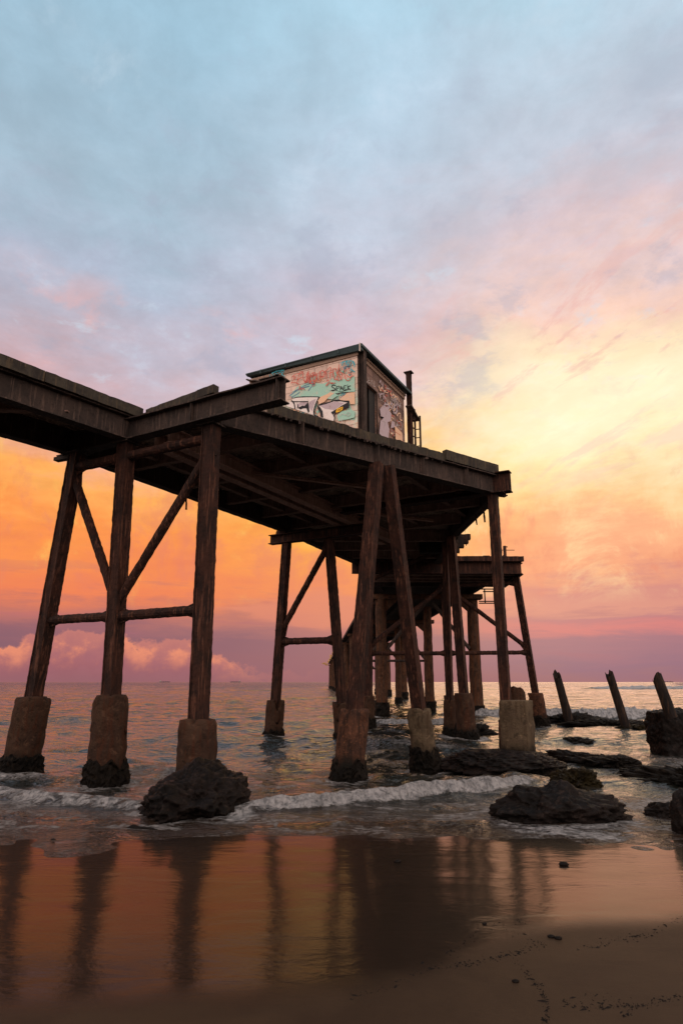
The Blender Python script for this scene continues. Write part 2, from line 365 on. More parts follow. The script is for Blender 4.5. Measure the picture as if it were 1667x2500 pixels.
def rprof(w_, h): return [(-w_/2, -h/2), (w_/2, -h/2), (w_/2, h/2), (-w_/2, h/2)]
def legprof(a_):   # box column with small lips at its corners
    h = a_/2; l = .022; e = .03
    return [(-h, -h), (-h+e, -h), (-h+e, -h+l), (h-e, -h+l), (h-e, -h), (h, -h), (h, h), (h-e, h), (h-e, h-l), (-h+e, h-l), (-h+e, h), (-h, h)]
def ibeam(mb, x0, y0, x1, y1, zb, zt, w_=.25, jit=.008, seed=0, tf=.03):
    z = (zb+zt)/2
    sweep(mb, (x0, y0, z), (x1, y1, z), iprof(zt-zb, w_, tf), jit=jit, seed=seed, step=.2)
def box(mb, c, s, rz=0, jit=0, seed=0, sub=0):
    ca, sa = math.cos(rz), math.sin(rz)
    vs = []
    for k in (-1, 1):
        for i, j in ((-1, -1), (1, -1), (1, 1), (-1, 1)):
            x, y, z = i*s[0]/2, j*s[1]/2, k*s[2]/2
            vs.append((c[0]+x*ca-y*sa, c[1]+x*sa+y*ca, c[2]+z))
    mb.add(vs, [(3, 2, 1, 0), (4, 5, 6, 7), (0, 1, 5, 4), (1, 2, 6, 5), (2, 3, 7, 6), (3, 0, 4, 7)])
def prism(mb, poly, z0, z1, step=.22, jit=.02, seed=0):
    """polygon slab with subdivided and slightly broken edges"""
    pts = []
    for i, (x, y) in enumerate(poly):
        x2, y2 = poly[(i+1) % len(poly)]; L = math.hypot(x2-x, y2-y); n = max(1, int(L/step)) if jit else 1
        for k in range(n): pts.append((x+(x2-x)*k/n, y+(y2-y)*k/n))
    cx = sum(q[0] for q in pts)/len(pts); cy = sum(q[1] for q in pts)/len(pts); m = len(pts); vs = []
    for z in (z0, z1):
        for x, y in pts:
            g = nz((x, y, z), 3.1, seed)*jit + nz((x, y, z), 9, seed)*jit*.6
            L = math.hypot(cx-x, cy-y); vs.append((x+(cx-x)/L*abs(g), y+(cy-y)/L*abs(g), z + (nz((x, y, z), 4, seed+3)*jit*.45)))
    mb.add(vs, [list(range(m))[::-1], [m+i for i in range(m)]] + [[i, (i+1) % m, m+(i+1) % m, m+i] for i in range(m)])
def clip(poly, p, d):
    ts = []
    for i in range(len(poly)):
        a = poly[i]; b_ = poly[(i+1) % len(poly)]; ex, ey = b_[0]-a[0], b_[1]-a[1]
        den = d[0]*ey-d[1]*ex
        if abs(den) < 1e-9: continue
        t = ((a[0]-p[0])*ey-(a[1]-p[1])*ex)/den; s_ = ((a[0]-p[0])*d[1]-(a[1]-p[1])*d[0])/den
        if 0 <= s_ <= 1: ts.append(t)
    ts.sort(); return [(ts[i], ts[i+1]) for i in range(0, len(ts)-1, 2)]

AZ = rad(28.3); EL = Vector((math.sin(AZ), math.cos(AZ), 0)); ET = Vector((math.cos(AZ), -math.sin(AZ), 0))
def ray(px, py):      # direction of a sight line, used only to take measurements on known planes
    u = px-833.5; v = 1250-py; c, s_ = math.cos(PITCH), math.sin(PITCH)
    return Vector((u, 1600*c-v*s_, v*c+1600*s_))
def onz(px, py, z=0.0):
    d = ray(px, py); t = (z-CAMH)/d.z; return Vector((d.x*t, d.y*t, z))

# ------------------------------------------------------------------ numpy noise
def vn(x, y, seed=0):
    xi = np.floor(x).astype(np.int64); yi = np.floor(y).astype(np.int64); xf = x-xi; yf = y-yi
    def hsh(a, b_):
        h_ = (a*374761393 + b_*668265263 + seed*1274126177) & 0xffffffff
        h_ = ((h_ ^ (h_ >> 13))*1274126177) & 0xffffffff
        return ((h_ ^ (h_ >> 16)) & 0xffff)/65535.0
    u = xf*xf*xf*(xf*(xf*6-15)+10); v = yf*yf*yf*(yf*(yf*6-15)+10)
    return (hsh(xi, yi)*(1-u)+hsh(xi+1, yi)*u)*(1-v)+(hsh(xi, yi+1)*(1-u)+hsh(xi+1, yi+1)*u)*v
def fbm(x, y, o=4, seed=0):
    s_ = 0; a = .5; t = 0
    for i in range(o): s_ = s_ + a*vn(x*2**i+i*13.1, y*2**i+i*7.7, seed+i); t += a; a *= .5
    return s_/t
def sm(x, a, b_): t = np.clip((x-a)/(b_-a), 0, 1); return t*t*(3-2*t)

def sand_z(X, Y):
    z = np.where(Y < 9.3, (9.3-Y)*.032, (9.3-Y)*.05)
    z = z + .012*(fbm(X*.5, Y*.9, 3, 5)-.5)*2 + .03*(fbm(X*.12+3, Y*.2, 2, 8)-.5)
    return np.maximum(z, -3.0)
def gridmesh(name, X, Y, Z, attrs, mat):
    r, c = X.shape; me = bpy.data.meshes.new(name)
    co = np.stack([X, Y, Z], -1).reshape(-1, 3).astype(np.float32); n = r*c
    idx = np.arange(n).reshape(r, c)
    q = np.stack([idx[:-1, :-1], idx[:-1, 1:], idx[1:, 1:], idx[1:, :-1]], -1).reshape(-1, 4)
    me.vertices.add(n); me.vertices.foreach_set('co', co.ravel())
    me.loops.add(q.size); me.loops.foreach_set('vertex_index', q.ravel().astype(np.int32))
    me.polygons.add(len(q)); me.polygons.foreach_set('loop_start', np.arange(0, q.size, 4, dtype=np.int32))
    me.update(calc_edges=True)
    for k, a in attrs.items():
        t = me.attributes.new(k, 'FLOAT', 'POINT'); t.data.foreach_set('value', a.ravel().astype(np.float32))
    me.shade_smooth(); me.materials.append(MATS[mat]); o = bpy.data.objects.new(name, me); return link(o)

# sand sheet: beach, running down under the sea to the horizon
ys = np.concatenate([[-200, -60, -20, -8, -2], np.arange(0, 13, .09), [14, 18, 30, 80, 300, 12000]])
xs = np.concatenate([[-12000, -300, -60, -20], np.arange(-11, 11.01, .12), [20, 60, 300, 12000]])
X, Y = np.meshgrid(xs, ys)
bound = 4.25 + .25*np.clip((X+2.2)/2.2, 0, 1) + 1.25*sm(X, -.2, 2.0) + .5*sm(X, 1.5, 4.5) + .25*(fbm(X*.7, X*0+.3, 3, 4)-.5)
wetm = sm(Y-bound, -.55, .75)
sand = gridmesh('sand', X, Y, sand_z(X, Y), {'wet': wetm}, 'sand'); tag(sand, kind='structure')

# sea sheet with real waves near the shore
ysl = list(np.arange(8.4, 18, .032)); dyk = .032
while ysl[-1] < 14000:
    ysl.append(ysl[-1]+max(dyk, (ysl[-1]-8)*.0058) * (1 if ysl[-1] < 400 else 4))
ys = np.array(ysl)
sc_ = np.concatenate([[-9, -1.6], np.linspace(-.92, -.60, 40, endpoint=False), np.linspace(-.60, .60, 470), np.linspace(.60, .92, 41)[1:], [1.6, 9]])
SS, Y = np.meshgrid(sc_, ys); X = SS*(Y+1.5)
sp = np.maximum(np.gradient(ys), .032)[:, None]*np.ones_like(X)
Z = np.zeros_like(X); rs = np.random.RandomState(3)
depthk = sm(Y, 9.2, 17)
for i in range(64):
    lam = .45*(34**(i/63.0)); th = rs.normal(0, .42 if lam > 2 else .75); kx, ky = math.sin(th), math.cos(th)
    k = 2*math.pi/lam; amp = .0098*lam**.72*(.6+.8*rs.rand())*(1.0 if lam < 4 else .75)
    fade = sm(lam/sp, 3.0, 6.0); ph = k*(kx*X+ky*Y)+rs.rand()*6.28 + 1.5*fbm(X/lam/4, Y/lam/4, 2, i)
    sh = np.exp(1.2*(np.sin(ph)-1))*1.9-.85 if lam > 1.2 else np.sin(ph)
    Z += amp*sh*fade*(depthk if lam > 1.2 else .35+.65*depthk)*.62
Z *= (.55+.9*fbm(X*.09, Y*.16, 3, 21))
foam = np.zeros_like(X)
def breaker(cx, cy, height, front, tail, density, fseed, x0, x1, ends=.5, rough=.06):
    global Z, foam
    yc = np.interp(X, cx, cy) + .35*(fbm(X*.55, X*0+1.7, 3, fseed)-.5) + .10*(fbm(X*3.1, X*0+5.7, 2, fseed)-.5)
    d = Y-yc; m = sm(X, x0-ends, x0+ends)*sm(X, x1+ends, x1-ends)
    hh = height*(.75+.5*fbm(X*.8, X*0, 3, fseed+2))
    pr = np.where(d < 0, sm(d, -front, 0), np.exp(-np.maximum(d, 0)/tail))
    lum = (fbm(X*8, Y*7, 4, fseed+4)-.5)*2.6
    fz = sm(d, -front*1.25, -front*.5)*sm(d, tail*1.0, .05)
    Z += m*hh*pr + m*fz*rough*lum*np.clip(height/.3, .2, 1.5)
    ff = density*fz*(.70+.6*fbm(X*2.2, Y*2.2, 3, fseed+6))
    ff = np.maximum(ff, density*.45*sm(d, tail*4, 0)*sm(d, -front, 0)*fbm(X*.9, Y*1.7, 4, fseed+7)*1.5)
    ff = np.maximum(ff, density*.42*sm(d, -front*3.5, -front)*sm(d, .1, -front)*fbm(X*1.3, Y*2.7, 4, fseed+8)*1.6)
    foam = np.maximum(foam, m*ff)
breaker([-1.9, -.8, .2, 1.3, 2.5, 3.9, 4.8], [11.35, 11.8, 12.4, 12.9, 13.6, 14.6, 15.2], .20, .42, .42, 1.22, 31, -1.5, 4.0, .9, .045)
breaker([-10, -6.2, -4.8, -3.3, -2.4], [13.3, 12.9, 12.3, 11.7, 11.4], .13, .35, .7, .80, 41, -10, -3.0, .6, .03)
breaker([-10, -5.5, -4.0, -3], [12.0, 11.4, 10.7, 10.3], .04, .3, .6, .56, 45, -10, -2.8, .5, .02)
breaker([-9, -6, -4.6], [15.6, 15.2, 14.9], .14, .5, .8, .62, 47, -9, -4.8, .6, .03)
breaker([-2.0, 0, 3, 5], [10.3, 10.6, 10.8, 11.4], .03, .25, .5, .42, 49, -2.0, 3.4, .6, .015)
breaker([2, 8, 12, 20], [41, 41.5, 40, 41], .42, .9, 1.2, 1.3, 51, 6.0, 19.5, 1.0, .12)
breaker([0, 4, 7], [36, 35, 37], .22, .7, 1.0, .9, 53, 1.5, 6, 1.0, .08)
breaker([0, 3, 6], [22.5, 22.0, 23], .12, .6, .9, .55, 55, 0.2, 4, .8, .05)
breaker([-4, 0, 1], [13.8, 13.7, 13.9], .06, .4, .7, .55, 57, -3.5, .6, .5, .02)
breaker([70, 110, 200], [205, 200, 205], .9, 2, 4, 1.4, 59, 75, 140, 6, .3)
# loose lacy foam drifting in the near surf
lf = fbm(X*.55, Y*1.0, 4, 71); foam = np.maximum(foam, .66*sm(lf, .46, .64)*sm(Y, 34, 13)*sm(Y, 9.0, 10.2))
# churned water where piles stand
for (fx, fy, fr) in [(-7.36, 16.0, .75), (-4.98, 14.76, .75), (.15, 15.37, .8), (2.1, 17.6, .7), (-2.4, 24.4, .8), (4.4, 24.3, .8), (4.1, 26, .7), (1.2, 32, .8), (9.8, 34.2, .9), (8.6, 44, .9), (2.6, 43, .9), (3.4, 10.5, 1.25), (-2.3, 11.5, 1.3)]:
    dd_ = np.hypot(X-fx, Y-fy); foam = np.maximum(foam, .80*sm(dd_, fr+.55, fr*.6)*fbm(X*2, Y*2, 3, 81)*1.7)
Z *= sm(Y, 8.2, 9.4)*.9+.1
lobe = (fbm(X*.42+1.3, X*0+2.2, 3, 101)-.5)*.15 + (fbm(X*1.6, Y*1.2, 3, 102)-.5)*.018
Z = Z + (lobe-.014)*sm(Y, 12.5, 9.6) - .004
szz = sand_z(X, Y); shallow = sm(Y, 13.5, 9.6)*.9 + .0
thin = Z-szz; foam = np.maximum(foam, .56*sm(thin, .022, .003)*fbm(X*1.2, Y*1.2, 3, 91)*1.3)
sea = gridmesh('sea', X, Y, Z, {'foam': foam, 'shallow': shallow}, 'sea_water'); tag(sea, kind='structure')

# ================================================================== JETTY (steel part with the platform)
ZG, ZS, ZT = 7.5, 8.10, 8.30
P_left = [(-16.9, 3.4), (-7.95, 14.15), (-6.95, 15.45), (-4.73, 14.85), (-6.87, 11.97), (-15.3, .8)]
P_plat = [(-6.95, 15.46), (-2.35, 24.0), (-1.95, 24.9), (4.50, 24.9), (4.95, 19.45), (-2.95, 13.42), (-4.72, 14.86)]
P_link = [(-1.95, 24.91), (.62, 31.2), (4.7, 31.2), (4.52, 24.91)]
P_two = [(.5, 31.21), (8.78, 31.5), (9.1, 36.4), (1.3, 36.4)]
J = empty('jetty', (-1.0, 19.0, 0), 'derelict rust-brown steel jetty whose raised platform carries the graffitied hut', 'jetty')
for poly, sd_ in ((P_left, 1), (P_plat, 2), (P_link, 3), (P_two, 4)):
    dz_ = -.44 if sd_ == 4 else 0; mb = MB(); prism(mb, poly, ZS+dz_, ZT+dz_, .25, .035, sd_); mb.build('deck_slab', 'soffit_lit', J)
# kerb / fascia strips on the outer edges, in lengths with joints
def strip(x0, y0, x1, y1, zb, zt, th, seg, mat='kerb', gap=.02, name='kerb', jit=.012):
    d = Vector((x1-x0, y1-y0, 0)); L = d.length; d.normalize(); n = max(1, round(L/seg)); mb = MB()
    for k in range(n):
        a = Vector((x0, y0, 0))+d*(L*k/n+gap/2); e = Vector((x0, y0, 0))+d*(L*(k+1)/n-gap/2); z = (zb+zt)/2+nz(a, 2, k)*.012
        sweep(mb, (a.x, a.y, z), (e.x, e.y, z), rprof(th, zt-zb), jit=jit, seed=k, step=.1, js=5)
    return mb.build(name, mat, J)
strip(-15.2, .72, -4.80, 14.66, ZS+.004, ZT+.05, .16, 2.6)
strip(-4.66, 14.72, -2.75, 13.30, ZS+.05, ZT+.04, .16, 2.2)
strip(-1.7, 14.28, 2.9, 17.77, ZS-.02, ZT+.02, .14, .62, gap=.012, jit=.03)
strip(2.93, 17.72, 4.75, 19.10, ZS+.03, ZT+.13, .16, 1.9)
strip(.45, 31.1, 8.83, 31.39, ZS-.44, ZT-.40, .16, 2.9, 'rust')
# edge girders
def girder(x0, y0, x1, y1, zb=ZG, zt=ZS, w_=.28, mat='dark_steel', seed=0, name='girder', jit=.01):
    mb = MB(); ibeam(mb, x0, y0, x1, y1, zb, zt-.002, w_, jit, seed); return mb.build(name, mat, J)
girder(-15.4, 1.1, -4.9, 14.72, seed=1); girder(-16.6, 3.45, -7.72, 14.30, seed=2); girder(-7.83, 14.14, -6.76, 15.52, seed=3, w_=.274, zb=ZG+.003)
girder(-6.90, 15.30, -2.17, 24.1, seed=4); girder(-2.26, 23.9, -.91, 27.3, seed=5, w_=.274, zb=ZG+.003); girder(-.98, 27.12, .8, 31.3, seed=6)
# the platform's outer edge girder
girder(-2.70, 13.70, 4.60, 19.10, seed=7, w_=.34); girder(4.72, 19.5, 4.42, 25.0, seed=8); girder(4.45, 25.1, 4.6, 31.2, seed=9)
girder(.5, 31.35, 8.74, 31.6, 7.07, 7.66, .3, 'rust', 10); girder(8.72, 31.7, 8.95, 36.3, 7.07, 7.66, .28, 'rust', 11); girder(1.1, 35.9, 8.9, 36.0, 7.08, 7.66, seed=12)
for k_, yy_ in enumerate((32.8, 33.9, 35.0)): girder(.9, yy_, 8.75, yy_, 7.20, 7.66, .2, 'under_steel_lit', 13+k_, 'joist')
mb = MB(); ibeam(mb, -7.1, 15.75, -1.14, 12.28, ZG-.004, ZG+.52, .30, .012, 21)
for t in (.0, .45, .97):     # web stiffeners of the projecting crossbeam
    q = Vector((-5.0, 14.58, 0)).lerp(Vector((-1.14, 12.28, 0)), t); box(mb, (q.x, q.y, ZG+.258), (.024, .27, .455), math.atan2(-2.36, 3.96))
mb.build('crossbeam', 'dark_steel', J)
mb = MB()   # torn, curled end of the top plate
sweep(mb, (-1.60, 12.60, ZG+.545), (-1.18, 12.33, ZG+.535), [(-.20, 0), (.20, 0), (.20, .018), (-.20, .018)], jit=.02, seed=4, step=.05)
sweep(mb, (-1.58, 12.62, ZG+.56), (-2.0, 12.93, ZG+.76), [(-.10, 0), (.09, 0), (.07, .03), (-.10, .02)], jit=.03, seed=6, step=.05)
mb.build('torn_plate', 'dark_steel', J)
e0 = Vector((4.6, 19.1, 0)); mb = MB()
q0 = e0-ET*5.2; q1 = e0+ET*.55
ibeam(mb, q0.x, q0.y, q1.x, q1.y, ZG+.02, ZG+.66, .32, .012, 22)
mb.build('crossbeam', 'rust', J)
mb = MB(); ibeam(mb, 3.5, 19.35, 5.15, 19.75, ZG+.12, ZG+.52, .22, .012, 23); mb.build('beam_end', 'rust', J)
# long rail girders down the middle and stringers
mb = MB()
for t0, zb, ww in ((.45, 7.42, .26), (.95, 7.42, .26)):
    p_ = Vector((-4.98, 14.76, 0))+ET*t0
    for a, e in clip([q for q in P_plat], p_, EL): 
        q0 = p_+EL*(a+.1); q1 = p_+EL*(e+1.5); ibeam(mb, q0.x, q0.y, q1.x, q1.y, zb, ZS-.3, ww, .012, int(t0*10))
mb.build('rail_girder', 'rust_lit', J)
for t0 in (-1.0, 2.4, 4.4, 6.4):
    p_ = Vector((-4.98, 14.76, 0))+ET*t0; mb = MB(); ok = False
    for a, e in clip(P_plat, p_, EL):
        if e-a < .8: continue
        q0 = p_+EL*(a+.3); q1 = p_+EL*(e-.2); ibeam(mb, q0.x, q0.y, q1.x, q1.y, ZS-.30, ZS, .16, .012, int(t0*10+20)); ok = True
    if ok: mb.build('stringer', 'under_steel_lit', J)
for i, l0 in enumerate(np.arange(1.9, 12.5, 2.05)):
    p_ = Vector((-4.98, 14.76, 0))+EL*float(l0); 
    for a, e in clip(P_plat, p_, ET):
        if e-a < .8: continue
        mb = MB(); q0 = p_+ET*(a+.2); q1 = p_+ET*(e-.25); ibeam(mb, q0.x, q0.y, q1.x, q1.y, ZS-.42, ZS-.02, .18, .014, i+60); mb.build('joist', 'under_steel_lit', J)
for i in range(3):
    mb = MB(); y = 26.4+i*1.9; ibeam(mb, -1.1+i*.78, y, 4.5+.06*i, y, ZS-.5, ZS-.01, .2, .014, i+80); mb.build('joist', 'under_steel_lit', J)
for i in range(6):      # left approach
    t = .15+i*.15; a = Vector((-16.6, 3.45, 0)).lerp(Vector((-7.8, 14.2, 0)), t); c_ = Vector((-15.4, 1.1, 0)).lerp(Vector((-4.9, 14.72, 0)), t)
    mb = MB(); ibeam(mb, a.x, a.y, c_.x, c_.y, ZS-.40, ZS-.01, .2, .014, i+90); mb.build('joist', 'under_steel_lit', J)
for i in range(2):      # horizontal wind bracing under the platform
    mb = MB(); a = (-3.6, 16.9) if i == 0 else (-3.6+4.6*EL.x, 16.9+4.6*EL.y); c_ = (a[0]+3.2*ET.x+4.0*EL.x, a[1]+3.2*ET.y+4.0*EL.y)
    sweep(mb, (a[0], a[1], ZG+.1), (c_[0], c_[1], ZG+.1), [(-.07, -.005), (.07, -.005), (.07, .005), (.01, .005), (.01, .09), (0, .09), (0, .005), (-.07, .005)], jit=.008, step=.2); mb.build('wind_brace', 'rust_lit', J)
# bolts and broken bits along the slab edge
rb = random.Random(11)
mb = MB()
for k in range(46):
    t = rb.random(); x = -1.7+4.6*t+.0; y = 14.28+3.49*t; q = Vector((x, y, 0))+ET*.09
    z = ZS+rb.uniform(-.01, .0); sweep(mb, (q.x, q.y, z), (q.x+rb.uniform(-.03, .03), q.y, z-rb.uniform(.02, .10)), rprof(rb.uniform(.01, .07), .015), jit=.012, step=.02, seed=k)
o_ = mb.build('formwork_scraps', 'dark_steel', J); o_['kind'] = 'stuff'
for (x, y) in ((-4.0, 14.13), (-1.0, 14.85), (.9, 16.3), (2.2, 17.3), (3.6, 18.3)):
    mb = MB(); q = Vector((x, y, 0)); sweep(mb, (x, y, ZG+.03), (x, y, ZS-.03), rprof(.22, .02), side=EL.cross(Vector((0, 0, 1))) if False else ET, jit=.004, step=.2); mb.build('stiffener', 'dark_steel', J)
# hanging remnants
for (x, y, z, l) in ((-4.75, 19.3, ZG, .42), (4.60, 20.6, ZG, .5), (4.55, 21.6, ZG, .35), (4.5, 23.4, ZG, .7), (4.62, 20.1, ZG, .2)):
    mb = MB(); sweep(mb, (x, y, z+.05), (x+.03, y, z-l), rprof(.05 if l < .6 else .018, .03 if l < .6 else .018), jit=.015, step=.05, seed=int(l*100)); mb.build('hanging_scrap', 'rust', J)
# stepped deck end past the platform, rail stubs
for k, (x1, z0, z1) in enumerate(((5.62, 8.02, 8.24), (5.52, 7.84, 8.01), (5.32, 7.66, 7.83), (5.12, 7.44, 7.65))):
    mb = MB(); sweep(mb, (3.4, 28.2, (z0+z1)/2), (x1, 28.0, (z0+z1)/2), rprof(.35, z1-z0), jit=.025, step=.09, seed=k, js=9); mb.build('bearer', 'old_timber', J)

def footing(parent, p0, p1, r, mat='concrete', n=40, seed=0, crust=True, shoulder=.05, square=0, chip=.0, base_z=-.6, crust_top=.38):
    """concrete sleeve round a leg from below water to p1.z, rounded shoulder, chipped rim, mussels at the tide line"""
    p0 = Vector(p0); p1 = Vector(p1); d = (p1-p0)/(p1.z-p0.z); vs = []; fs = []
    zs = [base_z, 0] + [(p1.z-shoulder)*t for t in (.1, .2, .3, .4, .5, .6, .7, .8, .88, .95)] + [p1.z-shoulder, p1.z-shoulder*.45, p1.z-shoulder*.1, p1.z]
    rr = [r*1.02, r*1.0] + [r*(1-.002*i) for i in range(10)] + [r*.98, r*.965, r*.90, r*.5]
    for j, (z, q) in enumerate(zip(zs, rr)):
        c = p0+d*z
        for i in range(n):
            a = 2*math.pi*i/n + .3
            k = q*(1+square*(1/max(abs(math.cos(a+.5)), abs(math.sin(a+.5)))-1.15))
            g = (nz((c.x+math.cos(a)*r, c.y+math.sin(a)*r, z), 2.2, seed)*.018 + nz((c.x+math.cos(a)*r, c.y+math.sin(a)*r, z), 8, seed)*.022 - .05*max(0, nz((c.x+math.cos(a)*r, c.y+math.sin(a)*r, z), 3.3, seed+7)-.32)*3)*r/.35
            zz = z
            if j >= 8:
                cut = max(0, nz((math.cos(a)*1.4, math.sin(a)*1.4, seed), 1.0, seed))*chip
                zz = z-cut
            vs.append((c.x+math.cos(a)*(k+g), c.y+math.sin(a)*(k+g), zz))
    m = len(zs)
    fs = [[j*n+i, j*n+(i+1) % n, (j+1)*n+(i+1) % n, (j+1)*n+i] for j in range(m-1) for i in range(n)]; fs.append([(m-1)*n+i for i in range(n)])
    mb = MB(); mb.add(vs, fs); o = mb.build('footing', mat, parent, smooth=True)
    if crust:
        vs = []; n2 = 84; NL = 14; lv = [-.3+(crust_top+.3)*q/(NL-1) for q in range(NL)]; rk = [1.30-.22*(q/(NL-1))**1.5 for q in range(NL-1)]+[.96]
        for j, (z, k) in enumerate(zip(lv, rk)):
            c = p0+d*z
            for i in range(n2):
                a = 2*math.pi*i/n2; wp = (c.x+math.cos(a)*r, c.y+math.sin(a)*r, z); g = 1+.10*nz(wp, 5, seed)+.16*nz(wp, 15, seed)+.07*nz(wp, 31, seed)
                zz = z+(.16*nz((math.cos(a)*2, math.sin(a)*2, seed), 1.2, seed)+.05*nz(wp, 12, 3) if j > 4 else 0)
                vs.append((c.x+math.cos(a)*r*k*g, c.y+math.sin(a)*r*k*g, zz))
        fs = [[j*n2+i, j*n2+(i+1) % n2, (j+1)*n2+(i+1) % n2, (j+1)*n2+i] for j in range(NL-1) for i in range(n2)]
        mb = MB(); mb.add(vs, fs); mb.build('mussel_crust', 'mussel', o if o.parent and o.parent.parent is None else parent, smooth=False)
    return o
def leg(b0, t0, w_, fz, fr, mat='rust', fmat='concrete', seed=0, ztop=ZG, name='leg', **k):
    b0 = Vector(b0); t0 = Vector(t0); t_ = t0.copy(); mb = MB()
    z0 = fz-.35; s_ = b0.lerp(t0, z0/t0.z)
    sweep(mb, s_, t_, legprof(w_), side=ET, step=.07, jit=.010, seed=seed, js=9)
    o = mb.build(name, mat, J)
    footing(o if False else J, b0, b0.lerp(t0, fz/t0.z), fr, fmat, seed=seed, **k)
    return o
gusset_n = 0
def tube(a, c, r, mat='rust', name='brace', seed=0, flare=True, step=.08, jit=.012, js=11):
    a = Vector(a); c = Vector(c); d = (c-a).normalized(); L = (c-a).length; mb = MB()
    sweep(mb, a+d*.12, c-d*.12, circ(r, 12), step=step, jit=jit, seed=seed, js=js)
    if flare:
        up = Vector((0, 0, 1)) if abs(d.z) < .8 else Vector((1, 0, 0)); s_ = d.cross(up).normalized(); v = s_.cross(d)
        for e, dd_ in ((a, d), (c, -d)):
            q = [e+v*r*2.1, e-v*r*2.1, e+dd_*.38-v*r*1.02, e+dd_*.38+v*r*1.02]
            mb.add([x+s_*.02 for x in q]+[x-s_*.02 for x in q], [(0, 1, 2, 3), (7, 6, 5, 4), (0, 4, 5, 1), (1, 5, 6, 2), (2, 6, 7, 3), (3, 7, 4, 0)])
    return mb.build(name, mat, J)

A0, A1 = (-7.36, 16.04, 0), (-6.54, 15.36, ZG)
B0, B1 = (-4.95, 14.76, 0), (-5.10, 14.66, ZG)
C0, C1 = (-2.82, 13.60, 0), (-2.87, 13.55, ZG)
D0, D1 = (-2.42, 24.4, 0), (-2.05, 24.1, 7.05)
M0, M1 = (.12, 23.2, 0), (-.45, 23.4, 7.05)
E0, E1 = (.15, 15.42, 0), (.92, 16.2, ZG)
F0, F1 = (2.12, 17.6, 0), (1.22, 16.38, ZG)
G0, G1 = (4.56, 18.95, 0), (4.56, 19.0, ZG)
H0, H1 = (4.42, 24.3, 0), (4.25, 24.9, ZG)
I0, I1 = (4.12, 26.0, 0), (4.20, 26.0, ZG)
N0, N1 = (1.22, 32.0, 0), (1.35, 32.0, 7.06)
O0, O1 = (5.25, 33.0, 0), (5.2, 33.0, 7.06)
K0, K1 = (9.85, 34.1, 0), (8.62, 32.2, 7.06)
leg(A0, A1, .29, 1.68, .40, seed=1, chip=.35, shoulder=.12)
leg(B0, B1, .30, 1.74, .385, seed=2, chip=.6, shoulder=.12)
leg(C0, C1, .30, 1.30, .385, seed=3, chip=.25, shoulder=.22, crust=False)
leg(D0, D1, .27, 1.38, .33, seed=4, chip=.7)
leg(M0, M1, .27, 1.35, .33, seed=5, chip=.3)
leg(E0, E1, .30, 1.42, .34, fmat='concrete_red', seed=6, chip=.25, shoulder=.08, crust_top=.30)
leg(F0, F1, .29, 1.36, .31, seed=7, chip=.4, fmat='concrete_pale')
leg(G0, G1, .26, 1.0, .25, seed=8, crust=False)
leg(H0, H1, .29, 1.62, .34, seed=9, fmat='concrete')
leg(I0, I1, .22, 1.35, .26, seed=10, chip=.2)
leg(N0, N1, .32, 1.38, .32, seed=11)
leg(O0, O1, .30, 1.38, .30, seed=12)
leg(K0, K1, .30, 1.48, .38, seed=13, fmat='concrete_red')
# the big pedestal block in front of the corner leg
footing(J, (4.72, 18.55, 0), (4.74, 18.55, 1.52), .47, 'concrete_pale', seed=20, crust=False, shoulder=.03, square=.35, n=44, base_z=.05)
# caps
mb = MB(); ibeam(mb, -2.70, 24.42, 1.2, 22.3, 7.05, 7.40, .30, .012, 31); mb.build('headstock', 'rust', J)
mb = MB(); box(mb, (4.62, 18.95, ZG-.015), (.55, .40, .028), -.5); mb.build('cap_plate', 'rust', J)
for q in (A1, B1, C1): mb = MB(); box(mb, (q[0], q[1], q[2]-.022), (.46, .42, .03), -rad(28.3)); mb.build('cap_plate', 'dark_steel', J)
mb = MB(); box(mb, (-6.95, 15.55, ZG-.085), (.5, .16, .09), -.4); mb.build('packing', 'dark_steel', J)
mb = MB()
for k in range(4): sweep(mb, (-2.45+.02*k, 24.25, 7.42+.05*k), (-2.05, 24.0, 7.43+.05*k), rprof(.16, .04), jit=.02, step=.06, seed=k)
mb.build('packing', 'rust', J)
# ties and diagonals
ZTIE = 3.42
def at_(p, q, z): p = Vector(p); q = Vector(q); return p.lerp(q, z/q.z)
tube(at_(A0, A1, ZTIE), at_(B0, B1, ZTIE), .105, name='tie', seed=1); tube(at_(B0, B1, ZTIE), at_(C0, C1, ZTIE+.02), .11, name='tie', seed=2)
tube(at_(A0, A1, 7.12), at_(B0, B1, 7.15), .12, name='tie', seed=3); tube(at_(B0, B1, 7.15), at_(C0, C1, 7.2), .115, name='tie', seed=4, flare=False)
tube(at_(A0, A1, 6.95), at_(B0, B1, ZTIE+.25), .105, name='brace', seed=5); tube(at_(C0, C1, 6.9), at_(B0, B1, ZTIE+.25), .105, name='brace', seed=6)
tube(at_(D0, D1, ZTIE), at_(M0, M1, ZTIE), .12, name='tie', seed=7); tube(at_(M0, M1, 6.9), at_(D0, D1, ZTIE+.3), .11, name='brace', seed=8)
tube(at_(N0, N1, ZTIE-.1), at_(O0, O1, ZTIE-.05), .10, name='tie', seed=9); tube(at_(O0, O1, ZTIE-.05), at_(K0, K1, ZTIE), .10, name='tie', seed=10)
tube(at_(O0, O1, 6.7), at_(N0, N1, ZTIE+.2), .115, name='brace', seed=11); tube(at_(O0, O1, 6.7), at_(K0, K1, ZTIE+.2), .11, name='brace', seed=12)
tube(at_(N0, N1, 6.8), (4.3, 29, 7.7), .09, name='brace', seed=13); tube(at_(K0, K1, 6.75), (5.2, 33, 6.7), .10, name='tie', seed=14)
tube(at_(H0, H1, 6.6), (2.3, 24.6, 5.2), .09, name='brace', seed=15, flare=False) if False else None
